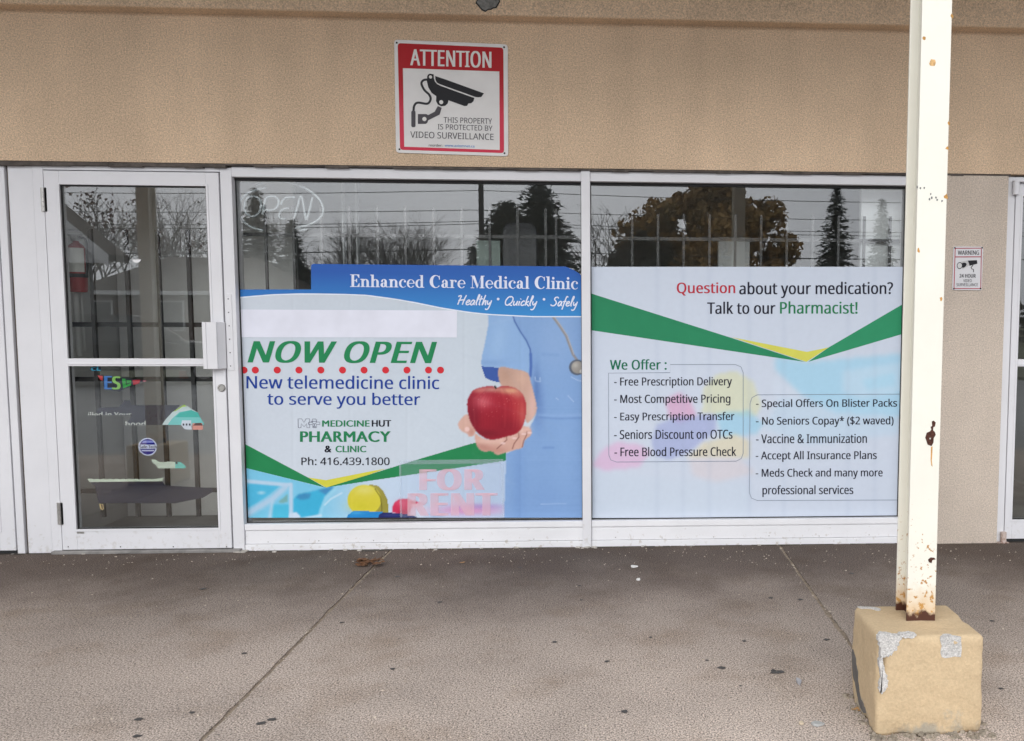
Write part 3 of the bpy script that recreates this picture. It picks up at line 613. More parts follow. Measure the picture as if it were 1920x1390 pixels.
# serif words, drawn letter by letter
def arc(cx, cz, ro, ri, a0, a1, ci=None, n=16):
    ci = ci or (cx, cz); A = np.radians(np.linspace(a0, a1, n))
    return [('ring', [(cx+ro[0]*math.cos(a), cz+ro[1]*math.sin(a)) for a in A], [(ci[0]+ri[0]*math.cos(a), ci[1]+ri[1]*math.sin(a)) for a in A])]
def rc(x0, z0, x1, z1): return [('poly', [(x0, z0), (x1, z0), (x1, z1), (x0, z1)])]
def pl(*p): return [('poly', list(p))]
def ball(x, z, r): return [('poly', [(x+r*math.cos(a), z+r*math.sin(a)) for a in np.linspace(0, 2*math.pi, 13)[:-1]])]
T = .055
stem = lambda x, h: rc(x, 0, x+.2, h)+rc(x-.09, 0, x+.29, T)+pl((x-.09, h-T*1.2), (x, h-T*1.6), (x, h), (x-.09, h))
arch = lambda x: arc(x+.34, .40, (.28, .25), (.09, .19), 0, 150, (x+.33, .40))+rc(x+.42, 0, x+.62, .41)+rc(x+.34, 0, x+.71, T)
GL = {'E': (rc(.12, 0, .34, 1)+rc(0, 0, .8, T)+rc(0, 1-T, .78, 1)+rc(.34, .49, .52, .49+T)+pl((.60, T), (.76, .30), (.80, .30), (.80, T))+pl((.58, 1-T), (.73, .72), (.78, .72), (.78, 1-T))+pl((.44, .515), (.55, .36), (.59, .36), (.59, .68), (.55, .68)), .88),
 'n': (stem(.09, .65)+arch(.09), .84), 'h': (stem(.09, 1)+arch(.09), .84), 'i': (stem(.09, .65)+ball(.19, .86, .105), .42), 'l': (stem(.09, 1), .42),
 'r': (stem(.09, .65)+arc(.42, .42, (.2, .23), (.13, .18), 60, 160)+ball(.50, .54, .09), .64),
 'a': (rc(.36, .08, .56, .46)+arc(.32, .44, (.24, .22), (.07, .17), 0, 165, (.30, .44))+ball(.15, .48, .08)+arc(.26, .18, (.24, .19), (.06, .14), 0, 360, (.29, .19), 22)+pl((.40, .10), (.50, 0), (.72, .0), (.72, T), (.60, T)), .74),
 'c': (arc(.34, .32, (.33, .34), (.20, .29), 48, 322, (.40, .32), 24)+ball(.52, .49, .09), .66),
 'e': (arc(.35, .32, (.34, .34), (.19, .29), 0, 325, (.38, .32), 24)+rc(.18, .31, .66, .36), .73),
 'd': (arc(.33, .32, (.32, .34), (.15, .28), 0, 360, (.36, .32), 24)+rc(.46, .03, .66, 1)+rc(.37, 1-T, .47, 1)+rc(.46, 0, .77, T), .82),
 'C': (arc(.50, .5, (.49, .52), (.28, .46), 45, 318, (.57, .5), 26)+pl((.80, .66), (.87, .66), (.87, 1.0), (.80, .90)), .98),
 'M': (rc(.13, 0, .18, 1)+rc(0, 0, .31, T)+rc(0, 1-T, .20, 1)+pl((.10, 1), (.34, 1), (.64, .22), (.56, 0), (.54, 0))+pl((.56, 0), (.61, .10), (.93, 1), (.90, 1))+rc(.86, 0, 1.08, 1)+rc(.76, 0, 1.18, T)+rc(1.0, 1-T, 1.18, 1), 1.24), ' ': ([], .40)}
def serif(word, u0, u1, vb0, vb1, cap, y, m_, parent):
    adv = sum(GL[c_][1] for c_ in word)-.06; mb = MB(); x = 0; k = 0
    for c_ in word:
        shp, w = GL[c_]
        if c_ == ' ': mb.build('lettering', m_, parent); mb = MB()
        for s_ in shp:
            k += 1; yy = y-(k % 12)*4e-5
            def tr(q):
                fx = (x+q[0])/adv; e = at(u0+(u1-u0)*fx, vb0+(vb1-vb0)*fx-cap*q[1], y); return (e.x, e.z)
            if s_[0] == 'poly': mb.sheet([tr(q) for q in s_[1]], yy)
            else:
                o_, i_ = [tr(q) for q in s_[1]], [tr(q) for q in s_[2]]
                mb.add([(a, yy, b) for a, b in o_+i_], [[j, j+1, len(o_)+j+1, len(o_)+j] for j in range(len(o_)-1)])
        x += w
    return mb.build('lettering', m_, parent)
WT = ink(222, 226, 242)
serif('Enhanced Care Medical Clinic', 656.5, 1083.5, 538.2, 542.6, 23.4, yt, WT, po)
# handwritten words
SG = {'H': ([[(.05, .8), (.1, .9), (.3, .92), (.2, .5), (.1, 0)], [(.75, 1), (.6, .5), (.52, 0)], [(.1, .42), (.4, .5), (.7, .5)]], .82),
 'e': ([[(.04, .22), (.25, .3), (.32, .42), (.22, .5), (.06, .35), (.04, .1), (.16, 0), (.38, .12)]], .40), 'a': ([[(.36, .42), (.22, .5), (.06, .3), (.05, .06), (.16, .0), (.32, .25), (.38, .48), (.34, .1), (.42, 0)]], .46),
 'l': ([[(.03, .15), (.22, .7), (.28, 1.0), (.2, 1.05), (.12, .6), (.1, .08), (.18, 0)]], .27), 't': ([[(.2, .95), (.12, .4), (.1, .06), (.2, 0)], [(.0, .58), (.36, .66)]], .32),
 'h': ([[(.22, 1.05), (.12, .5), (.06, 0), (.2, .38), (.34, .46), (.33, .1), (.4, .0)]], .44), 'y': ([[(.06, .48), (.06, .2), (.16, .08), (.32, .3)], [(.4, .5), (.34, .1), (.22, -.35), (.06, -.45), (-.06, -.38)]], .44),
 'Q': ([[(.5, .95), (.25, .9), (.04, .5), (.08, .1), (.3, .02), (.6, .35), (.66, .75), (.5, .95), (.36, .9)], [(.36, .2), (.5, .02), (.68, -.02)]], .74), 'u': ([[(.06, .48), (.04, .12), (.14, .02), (.3, .2), (.38, .48)], [(.37, .45), (.34, .08), (.42, 0)]], .46),
 'i': ([[(.1, .48), (.06, .1), (.14, .0)], [(.14, .68), (.18, .74)]], .22), 'c': ([[(.34, .42), (.22, .5), (.06, .28), (.06, .06), (.18, 0), (.34, .1)]], .36), 'k': ([[(.22, 1.05), (.12, .5), (.06, 0)], [(.36, .48), (.12, .25), (.28, .08), (.42, -.08)]], .40),
 'S': ([[(.62, .82), (.5, .95), (.3, .9), (.24, .7), (.4, .5), (.46, .25), (.3, .02), (.05, .02), (-.05, .15)]], .62), 'f': ([[(.44, .95), (.32, 1.05), (.22, .7), (.12, .1), (.04, -.4)], [(.02, .46), (.34, .52)]], .34), ' ': ([], .3), '.': ([], .5)}
def script(word, u0, u1, vb0, vb1, cap, w, y, m_, parent):
    adv = sum(SG[c_][1] for c_ in word)-.04; mb = MB(); x = 0; k = 0
    for c_ in word:
        for s_ in SG[c_][0]:
            k += 1; pts = [(u0+(u1-u0)*(x+a)/adv+.18*cap*b-.05*cap, vb0+(vb1-vb0)*(x+a)/adv-cap*b) for a, b in s_]; ribbon(mb, smooth_open(pts, 5), w, y-(k % 7)*1e-4, 3e-6)
        x += SG[c_][1]
    return mb.build('lettering', m_, parent)
script('Healthy', 857, 921, 571.5, 572.5, 18, 2.3, yt, WT, po); script('Quickly', 947, 1006, 572.5, 573.5, 17, 2.3, yt, WT, po); script('Safely', 1034, 1082, 573.5, 574.5, 17, 2.3, yt, WT, po)
for u, v in ((934, 561), (1020, 561.5)):
    e = at(u, v, yt); MB().sheet([(e.x+.0075*math.cos(a), e.z+.0075*math.sin(a)) for a in np.linspace(0, 2*math.pi, 15)[:-1]], yt).build('bullet_dot', WT, po)

# see-through rent sign over the poster's corner
ys = YP-.0040
p0 = at(848, 968, ys); fr = thing('rent_sign', 'faint pink FOR RENT sign over the lower right corner of the apple poster', 'sign', (p0.x, ys, p0.z))
poly([(748, 864), (944, 861), (946, 969), (750, 970.5)], ys+.0008, sheer('sign_film', P(205, 220, 236), .10), fr, 'sign_film')
sm = MB()
for q in ([(748, 864), (752, 864), (754, 970.5), (750, 970.5)], [(756, 863.2), (944, 861), (944, 869), (756, 871)], [(939, 869.5), (944, 869.5), (946, 969), (941.5, 969)]): sm.sheet(px(q, ys), ys)
sm.build('sign_edge', sheer('sign_edge_film', P(214, 226, 240), .2), fr)
pk = sheer('pale_pink_ink', P(252, 204, 216), .46)
text('FOR', (786, 879.5, 909, 919.5), ys, pk, fr, bold=.075, slope=-.004); text('RENT', (764, 925, 933, 967), ys, pk, fr, bold=.075, slope=-.004)

# ------------------------------------------------------------------ pharmacy poster (right window)
p0 = at(1400, 972, YP); pq = thing('window_poster', 'pharmacy poster with two lists of services and a green swoosh, beside the steel post', 'poster', (p0.x, YP, p0.z))
U, V = grid(1107, 500.5, 1700, 973, 3)
img = np.zeros(U.shape+(3,)); img[:] = (202, 211, 225); img += ((500-V)/470*2)[..., None]
def zb(x, y): return 1090+x/3.0476, 650+y/3.0476
def zbp(pts): return [zb(*q) for q in pts]
def soft(pts, n, c_, k): put(img, .8*k*blur(inpoly(U, V, zbp(pts)), n), c_)
soft([(1110, 60), (1290, 90), (1840, 40), (1840, 400), (1450, 380), (1260, 280), (1110, 130)], 6, (150, 206, 232), .8)
soft([(1490, 140), (1830, 90), (1830, 260), (1600, 300), (1490, 260)], 5, (196, 216, 232), .75)
soft([(1600, 190), (1790, 150), (1800, 220), (1640, 250)], 4, (160, 210, 232), .6)
soft([(1100, 170), (1230, 250), (1280, 330), (1100, 300)], 5, (206, 218, 232), .6)
soft([(1130, 300), (1820, 280), (1820, 500), (1300, 560), (1040, 470)], 8, (178, 210, 230), .5)
soft([(690, 380), (700, 240), (770, 160), (880, 140), (980, 200), (1030, 330), (1000, 400), (800, 390)], 3, (214, 214, 168), .75)
soft([(480, 300), (560, 262), (620, 300), (660, 400), (560, 440), (500, 400)], 4, (214, 150, 186), .75)
soft([(400, 540), (430, 450), (540, 400), (770, 390), (770, 480), (620, 600), (500, 650), (420, 620)], 3, (150, 160, 208), .75)
soft([(770, 380), (960, 365), (1040, 440), (1000, 500), (800, 520)], 4, (142, 200, 226), .75)
soft([(60, 680), (130, 580), (200, 545), (330, 560), (400, 600), (330, 690), (130, 710)], 4, (220, 170, 205), .75)
soft([(600, 640), (700, 550), (880, 500), (960, 540), (960, 640), (800, 640)], 4, (222, 206, 160), .7)
soft([(610, 640), (900, 640), (1000, 720), (760, 780), (640, 740)], 6, (216, 200, 200), .6)
soft([(60, 720), (600, 760), (960, 780), (960, 960), (60, 960)], 10, (196, 210, 224), .5)
img += (blur(RNG.normal(0, 1, U.shape), 1)*1.3)[..., None]
for uu in (1232, 1281, 1330, 1405, 1470, 1590, 1640): put(img, .10*np.exp(-((U-uu)/5)**2), (150, 165, 190))
raster(U, V, img, YP, 'printed_panel', pq, PRINT)
GA, GB = ink(42, 132, 92), ink(48, 142, 100)
poly([(1108, 550.5), (1372, 634), (1509, 678.8), (1108.5, 619.5)], YP-.0006, GA, pq, 'green_stripe')
poly([(1515, 678.8), (1554, 651.6), (1698, 567.5), (1695.5, 625.5)], YP-.0006, GB, pq, 'green_stripe')
poly([(1372, 632.6), (1513, 660), (1554, 651.6), (1512, 678.8)], YP-.0010, ink(208, 206, 92), pq, 'yellow_chevron')
RD = ink(184, 44, 62); DK = ink(34, 34, 50)
C1 = .020
text('Question', (1269, 529.8, 1378.5, 554.5), yt, RD, pq, bold=C1); text('about your medication?', (1386, 528.6, 1674.5, 559), yt, DK, pq, bold=C1, slope=-.002)
text('Talk to our', (1326, 566, 1454, 589), yt, DK, pq, bold=C1); text('Pharmacist!', (1462.5, 565.3, 1608, 588.7), yt, G2, pq, bold=C1)
text('We Offer :', (1143.5, 674, 1250, 693.6), yt, ink(24, 110, 82), pq, bold=.022)
for b_, bx in (('- Free Prescription Delivery', (1151.4, 707, 1372.5, 728)), ('- Most Competitive Pricing', (1151.4, 740, 1369.5, 760.7)), ('- Easy Prescription Transfer', (1151.5, 772.8, 1377, 793)), ('- Seniors Discount on OTCs', (1151.5, 806, 1373.5, 823.3)), ('- Free Blood Pressure Check', (1152, 838.3, 1380.5, 855.6)),
    ('- Special Offers On Blister Packs', (1417.5, 748.3, 1682, 767.7)), ('- No Seniors Copay* ($2 waved)', (1417.5, 781, 1675.5, 801)), ('- Vaccine & Immunization', (1417.5, 814, 1625.5, 831.3)), ('- Accept All Insurance Plans', (1417, 845.8, 1644, 866.2)), ('- Meds Check and many more', (1417, 878.5, 1655, 898.6)), ('professional services', (1429.6, 910.2, 1600, 932))):
    text(b_, bx, yt, DK, pq, bold=.016, slope=-.003)
def rnd(pts): return [zb(*q) for q in pts]
bxm = MB(); ribbon(bxm, rnd([(157, 620), (155, 152), (508, 149), (508, 103), (880, 103), (912, 116), (925, 150), (925, 610), (914, 640), (885, 655), (200, 660), (168, 648), (157, 620)]), 1.0, yt, 1e-6)
bxm.build('list_border', ink(130, 140, 158), pq)
bxm = MB(); ribbon(bxm, rnd([(1836, 272), (1005, 276), (975, 292), (964, 325), (960, 835), (972, 866), (1005, 880), (1824, 877)]), 1.0, yt, 1e-6); bxm.build('list_border', ink(130, 140, 158), pq)

# ------------------------------------------------------------------ wall signs
def panel_pts(c4, r, n=5):
    """rounded quad in pixels, corners TL TR BR BL"""
    out = []; c4 = [np.array(q, float) for q in c4]
    for i in range(4):
        p_, q, s_ = c4[i-1], c4[i], c4[(i+1) % 4]; a = q+(p_-q)/np.hypot(*(p_-q))*r; b = q+(s_-q)/np.hypot(*(s_-q))*r
        for t in np.linspace(0, 1, n): out.append(tuple((1-t)**2*a+2*t*(1-t)*q+t*t*b))
    return out
YS = -.038
def z5(x, y): return 700+x/5.148, 50+y/5.148
def z5p(pts): return [z5(*q) for q in pts]
p0 = at(847, 290, YS); sg = thing('wall_sign', 'red and white ATTENTION video surveillance sign with a black camera picture', 'sign', (p0.x, YS, p0.z))
MB().prism(px(panel_pts(z5p([(200, 125), (1297, 172), (1303, 1253), (218, 1218)]), 7), YS), YS, -.0305).build('sign_plate', flat('sign_white', (.76, .75, .74, 1), .35), sg, bevel=.001)

def ring_grad():
    o_ = panel_pts(z5p([(235, 160), (1255, 204), (1262, 1222), (258, 1190)]), 6, 6); i_ = z5p([(285, 402), (1216, 434), (1220, 1192), (298, 1160)])
    mb = MB(); ca_, cb_ = np.array(P(172, 10, 24)), np.array(P(206, 50, 76)); n = 6  # lower red made paler: a reflection painted into the border colour
    def put_(pts):
        b = len(mb.v)
        for u, v in pts:
            e = at(u, v, YS-.0006); mb.v.append((e.x, YS-.0006, e.z)); t = min(1, max(0, (v-165)/45)); mb.c.append(tuple(ca_+(cb_-ca_)*t))
        mb.f.append(list(range(b, b+len(pts)))[::-1])
    def L2(a, b, t): return tuple(np.array(a)*(1-t)+np.array(b)*t)
    put_(o_[0:2*n]+[L2(i_[1], i_[1], 0), i_[0]])
    for k in range(8):
        t0, t1 = k/8, (k+1)/8
        lo0, lo1 = L2(o_[0], o_[-1], t0), L2(o_[0], o_[-1], t1); put_([lo0, L2(i_[0], i_[3], t0), L2(i_[0], i_[3], t1), lo1][::-1])
        ro0, ro1 = L2(o_[2*n-1], o_[2*n], t0), L2(o_[2*n-1], o_[2*n], t1); put_([L2(i_[1], i_[2], t0), ro0, ro1, L2(i_[1], i_[2], t1)])
    put_([i_[3], i_[2]]+o_[2*n:])
    return mb
ring_grad().build('red_border', PRINT, sg)
yq = YS-.0014
WS = flat('sign_lettering_white', (.76, .75, .73, 1), .4); BS = flat('sign_black', (.018, .018, .022, 1), .45); GS = flat('sign_grey', (.08, .075, .085, 1), .45)
text('ATTENTION', (769, 94.5, 921.5, 125.5), yq, WS, sg, bold=.035, slope=.033)
cam_ = MB(); k = 0
def cpoly(pts, m_, nm, dy=0): return poly(z5p(pts), yq-dy, m_, sg, nm)
cpoly([(596, 478), (700, 512), (1068, 645), (1042, 680), (1012, 683), (985, 680), (640, 556), (612, 540), (600, 515)], BS, 'camera_picture')
cpoly([(520, 480), (530, 462), (548, 455), (582, 462), (584, 500), (594, 530), (615, 555), (650, 573), (975, 690), (966, 722), (945, 740), (917, 743), (905, 766), (880, 768), (725, 712), (718, 742), (695, 764), (655, 770), (622, 752), (605, 720), (607, 672), (562, 640), (530, 585), (517, 530)], BS, 'camera_picture')
cpoly([(622, 768), (660, 785), (640, 850), (530, 905), (520, 930), (505, 940), (430, 940), (430, 845), (510, 845), (530, 855), (592, 822)], GS, 'bracket_picture')
cpoly(panel_pts([(366, 812), (407, 812), (407, 972), (366, 972)], 18), GS, 'plug_picture')
cb = MB(); ribbon(cb, z5p(smooth_open([(520, 512), (485, 518), (464, 550), (492, 612), (540, 660), (552, 705), (520, 745), (430, 735), (395, 765), (387, 825)], 6)), 4.2, yq+.0002, 1e-6); cb.build('cable_picture', flat('sign_cable', (.04, .04, .045, 1), .45), sg)
for x, y, r in ((552, 487, 15), (655, 730, 19), (493, 893, 20)):
    e = at(*z5(x, y), yq-.0006); MB().sheet([(e.x+r*.000575*math.cos(a), e.z+r*.000575*math.sin(a)) for a in np.linspace(0, 2*math.pi, 17)[:-1]], yq-.0006).build('camera_pivot', WS, sg)
text('THIS PROPERTY', (831.8, 221, 922.5, 231.5), yq, GS, sg, bold=.004, slope=.03); text('IS PROTECTED BY', (820.8, 234.3, 923.3, 244.3), yq, GS, sg, bold=.004, slope=.03)
text('VIDEO SURVEILLANCE', (769.3, 248.7, 925.5, 260.7), yq, GS, sg, bold=.004, slope=.03)
text('reorder:', (804, 270.3, 829.3, 275.2), yq, GS, sg, slope=.03, bold=.01); text('www.axiomnet.ca', (834, 271.5, 889.5, 276), yq, flat('sign_blue', P(60, 130, 200), .4), sg, slope=.03, bold=.01)
SCR = flat('screw_black', (.012, .012, .012, 1), .5)
for x, y in ((226, 157), (1262, 200), (1266, 1223), (252, 1185)):
    e = at(*z5(x, y), YS); MB().lathe((e.x, YS, e.z), [(.0055, 0), (.0045, -.003)], 10, 'y').build('screw', SCR, sg)

def z6(x, y): return 1770+x/12.63, 450+y/12.63
def z6p(pts): return [z6(*q) for q in pts]
YW = -.029
p0 = at(1813, 544, YW); sw = thing('wall_sign', 'small white WARNING 24 hour video surveillance sign on the stucco pier', 'sign', (p0.x, YW, p0.z))
MB().prism(px(panel_pts(z6p([(228, 158), (932, 163), (893, 1192), (196, 1186)]), 2), YW), YW, -.0225).build('sign_plate', flat('small_sign_white', (.66, .66, .68, 1), .4), sw)
rb = MB(); RB = flat('small_sign_red', P(168, 56, 70), .4); yw = YW-.0008
ribbon(rb, z6p([(285, 200), (880, 198), (885, 225), (870, 1130), (840, 1155), (255, 1152), (238, 1125), (265, 225), (285, 200)]), 1.5, yw, 1e-6); ribbon(rb, z6p([(262, 405), (880, 402)]), 1.7, yw-.0002); rb.build('red_border', RB, sw)
text('WARNING', (1796, 470, 1835.7, 478.2), yw, BS, sw, bold=.02); text('24 HOUR', (1799, 514, 1829.5, 521), yw, BS, sw, bold=.035); text('VIDEO', (1806, 523.7, 1822, 529.3), yw, BS, sw, bold=.01); text('SURVEILLANCE', (1793.4, 531.2, 1833.7, 537), yw, BS, sw, bold=.01)
poly(z6p([(565, 490), (780, 480), (792, 565), (605, 615), (590, 560)]), yw-.0002, BS, sw, 'camera_picture')
poly(z6p([(390, 520), (560, 486), (600, 610), (440, 690), (400, 600)]), yw, flat('camera_grey', (.5, .5, .5, 1), .4), sw, 'camera_picture')
poly(z6p(smooth([(420, 560), (470, 540), (520, 550), (535, 585), (500, 640), (440, 660), (420, 610)], 3)), yw-.0004, BS, sw, 'lens_picture')
e = at(*z6(370, 610), yw); 
for r, m_, d in ((.0195, BS, .0006), (.0155, flat('lens_white', (.6, .6, .6, 1), .4), .0010)): MB().sheet([(e.x+r*.85*math.cos(a), e.z+r*math.sin(a)) for a in np.linspace(0, 2*math.pi, 17)[:-1]], yw-d).build('lens_picture', m_, sw)
rb = MB(); ribbon(rb, z6p([(690, 600), (640, 655), (660, 690), (700, 700), (700, 765)]), 1.5, yw-.0004, 1e-6); rb.build('bracket_picture', BS, sw)
for x, y in ((258, 190), (903, 188), (866, 1155), (232, 1158)):
    e = at(*z6(x, y), YW); MB().lathe((e.x, YW, e.z), [(.005, 0), (.004, -.003)], 8, 'y').build('screw', SCR, sw)

# ------------------------------------------------------------------ decals left on the door glass
YD = .0205
def zd(x, y): return 150+x/7.68, 670+y/7.68
def zdp(pts): return [zd(*q) for q in pts]
def ze(x, y): return 150+x/6.952, 800+y/6.952
def zep(pts): return [ze(*q) for q in pts]
NV = flat('navy_vinyl', (.028, .03, .052, 1), .5); WV = flat('white_vinyl', (.62, .64, .62, 1), .5)
def decal(label, u, v): p_ = at(u, v, YD); return thing('door_decal', label, 'decal', (p_.x, YD, p_.z), 'half scraped decals on the door glass')
d1 = decal('half scraped blue, green and red lettered decal below the middle door rail', 215, 735)
poly(zdp([(240, 255), (330, 250), (345, 262), (600, 280), (740, 315), (870, 325), (1040, 345), (870, 360), (740, 410), (575, 495), (350, 465), (320, 340)]), YD-.0002, NV, d1, 'dark_backing')
poly(zdp([(140, 150), (170, 145), (250, 90), (300, 120), (305, 195), (180, 205)]), YD-.0002, NV, d1, 'dark_backing')
for b_, bx, m_ in (('E', (348, 270, 460, 462), ink(70, 130, 205)), ('S', (460, 275, 585, 465), ink(150, 205, 110)), ('c', (155, 145, 225, 195), ink(80, 180, 215)), ('L', (240, 95, 298, 195), ink(80, 180, 215))):
    a, b = zd(bx[0], bx[1]), zd(bx[2], bx[3]); text(b_, (a[0], a[1], b[0], b[1]), YD-.0008, m_, d1, bold=.06)
poly(zdp([(605, 310), (655, 310), (660, 400), (735, 370), (735, 405), (620, 450)]), YD-.0008, ink(60, 170, 80), d1, 'green_letter'); poly(zdp([(670, 330), (735, 335), (735, 360), (672, 380)]), YD-.0008, ink(60, 170, 80), d1, 'green_letter')
poly(zdp([(250, 262), (325, 270), (325, 340), (290, 320)]), YD-.0008, ink(205, 70, 80), d1, 'red_scrap'); poly(zdp([(755, 330), (870, 325), (850, 380), (770, 400)]), YD-.0008, ink(190, 60, 75), d1, 'red_scrap'); poly(zdp([(905, 335), (955, 336), (950, 352), (905, 352)]), YD-.0008, ink(200, 120, 140), d1, 'red_scrap')
d2 = decal('half scraped navy decal with a teal domed building and cut off white words', 270, 797)
poly(zdp([(235, 780), (280, 725), (560, 718), (640, 620), (720, 620), (740, 690), (1440, 690), (1190, 975), (690, 975), (690, 930), (740, 840), (320, 832), (240, 800)]), YD-.0002, NV, d2, 'navy_backing')
def word(b_, bx, cut, bold=.02):
    """words whose lower part has been scraped away"""
    a, b = zd(bx[0], bx[1]), zd(bx[2], bx[3]); n0 = set(d2.children); text(b_, (a[0], a[1], b[0], b[1]), YD-.0010, WV, d2, bold=bold); zc = at(270, zd(0, cut)[1], YD).z-d2.location.z
    for o in [c for c in d2.children if c not in n0]:
        bm = bmesh.new(); bm.from_mesh(o.data); bmesh.ops.bisect_plane(bm, geom=bm.verts[:]+bm.edges[:]+bm.faces[:], plane_co=(0, 0, zc), plane_no=(0, 0, 1), clear_inner=True); bm.to_mesh(o.data); bm.free()
word('illed in Your', (115, 788, 740, 862), 834); word('hood', (655, 918, 945, 1008), 980)
poly(zdp([(1180, 975), (1230, 900), (1330, 790), (1500, 680), (1560, 715), (1700, 800), (1740, 880), (1790, 960), (1770, 975)]), YD-.0010, ink(206, 222, 226), d2, 'white_dome')
poly(zdp([(1340, 785), (1500, 680), (1540, 712), (1480, 715), (1370, 780)]), YD-.0014, ink(170, 205, 70), d2, 'green_flash')
poly(zdp([(1260, 975), (1330, 880), (1430, 790), (1600, 760), (1700, 800), (1740, 880), (1790, 965), (1770, 975)]), YD-.0018, ink(118, 198, 196), d2, 'teal_dome'); poly(zdp([(1370, 865), (1440, 800), (1600, 762), (1700, 800), (1730, 865)]), YD-.0022, ink(62, 178, 168), d2, 'teal_dome')
poly(zdp([(1455, 975), (1470, 910), (1600, 910), (1610, 1045), (1505, 1040)]), YD-.0026, ink(206, 214, 226), d2, 'small_building')
for x in (1490, 1535, 1580): poly(zdp([(x-12, 955), (x+12, 955), (x+12, 985), (x-12, 985)]), YD-.0030, NV, d2, 'small_window')
poly(zdp([(1620, 950), (1760, 950), (1770, 1045), (1620, 1045)]), YD-.0026, ink(216, 148, 136), d2, 'pink_scrap'); poly(zdp([(1630, 985), (1660, 950), (1740, 945), (1770, 985)]), YD-.0030, ink(92, 50, 44), d2, 'brown_roof')
d3 = decal('round blue and white badge sticker on the door glass', 277, 838)
e = at(277, 838, YD)
for r, m_, dy in ((.0505, ink(208, 214, 240), .0004), (.0435, ink(28, 34, 140), .0008)): MB().sheet([(e.x+r*math.cos(a), e.z+r*math.sin(a)) for a in np.linspace(0, 2*math.pi, 33)[:-1]], YD-dy).build('badge_disc', m_, d3)
WB = ink(208, 214, 240)
poly([(261, 834), (294, 834), (294, 842), (261, 842)], YD-.0012, WB, d3, 'white_band'); poly([(265.5, 844.2), (289, 844.2), (289, 846.3), (265.5, 846.3)], YD-.0012, WB, d3, 'white_band'); poly([(267, 828), (272, 826.3), (283, 826.3), (288, 828.5), (288, 830.5), (267, 830.5)], YD-.0012, ink(140, 148, 220), d3, 'white_band')
text('Safe-Tech', (261.5, 834.9, 293.5, 841), YD-.0016, BS, d3, bold=.03)
d4 = decal('pale scraped decal shaped like a nose cone below the round badge', 316, 873)
poly(zep([(930, 430), (980, 430), (1030, 462), (1130, 462), (1140, 455), (1240, 462), (1240, 545), (1015, 545), (985, 495), (950, 480)]), YD-.0006, ink(206, 218, 206), d4, 'white_scrap'); poly(zep([(1240, 462), (1310, 462), (1380, 520), (1370, 545), (1240, 545)]), YD-.0006, ink(120, 205, 200), d4, 'teal_scrap'); poly(zep([(1245, 462), (1272, 460), (1272, 490), (1248, 490)]), YD-.0010, NV, d4, 'dark_scrap')
d5 = decal('long navy decal strip with a serrated white top edge near the bottom of the door', 260, 920)
top = [(95, 682)]+[(140+i*42, 684+(6 if i % 2 else -4)) for i in range(20)]+[(1090, 668), (1075, 712), (125, 724)]
poly(zep(top), YD-.0008, ink(206, 218, 202), d5, 'white_edge')
poly(zep([(140, 728), (1075, 716), (1110, 770), (1720, 800), (1735, 850), (1600, 930), (1240, 1000), (240, 1000), (200, 790)]), YD-.0003, NV, d5, 'navy_strip'); poly(zep([(250, 1010), (300, 1012), (312, 1075), (290, 1090), (262, 1070)]), YD-.0006, ink(205, 180, 130), d5, 'tan_scrap'); poly(zep([(272, 1015), (292, 1016), (300, 1075), (284, 1070)]), YD-.0010, ink(80, 60, 40), d5, 'tan_scrap')
p_ = at(257, 489, .0125); tg = poly([(248.5, 487), (265, 486.5), (261, 492), (256, 493.5), (251, 491.5)], .0122, flat('white_marking', (.8, .8, .8, 1), .5), None, 'marking'); tag(tg, 'tiny white triangular sticker on the upper door glass', 'marking')  # flat white triangle on the upper door glass

# ------------------------------------------------------------------ behind the glass
YB = .17
def grille(label, ubars, vt, vb, urange, vrails, m_, w):
    p_ = at((urange[0]+urange[1])/2, vb, YB); g = thing('security_grille', label, 'grille', (p_.x, YB, p_.z))
    zt, zb_ = at(700, vt, YB).z, at(700, vb, YB).z
    for u in ubars: x = at(u, 450, YB).x; MB().box((x-w/2, YB-w/2, zb_), (x+w/2, YB+w/2, zt)).build('bar', m_, g)
    xa, xb = at(urange[0], 450, YB).x, at(urange[1], 450, YB).x
    for v in vrails: z = at(700, v, YB).z; MB().box((xa, YB+w/2+.001, z-w*.7), (xb, YB+w/2+.013, z+w*.7)).build('rail', m_, g)
    return g
grille('grey security grille behind the left window above the apple poster', [446+52.5*i for i in range(1, 12)]+[1043], 388, 960, (436, 1086), (441.5, 700, 930), BARM, .014)
grille('grey security grille behind the right window above the pharmacy poster', [1137+48.3*i for i in range(0, 12)], 396, 960, (1110, 1700), (443, 700, 930), BARM, .014)
YB = .10
p_ = at(260, 970, YB); g = thing('security_grille', 'black security grille behind the door glass', 'grille', (p_.x, YB, p_.z))
for (a, b) in (((168, 440), (196, 972)), ((233, 440), (262, 965)), ((290, 440), (322, 965)), ((349, 440), (375, 935))):
    xa = (at(*a, YB).x+at(*b, YB).x)/2; MB().box((xa-.010, YB-.010, .18), (xa+.010, YB+.010, 1.80)).build('bar', BARD, g)
for v, u in ((609, 250), (711.5, 265), (921, 270)): z = at(u, v, YB).z; MB().box((.04, YB+.0105, z-.013), (.89, YB+.022, z+.013)).build('rail', BARD, g)
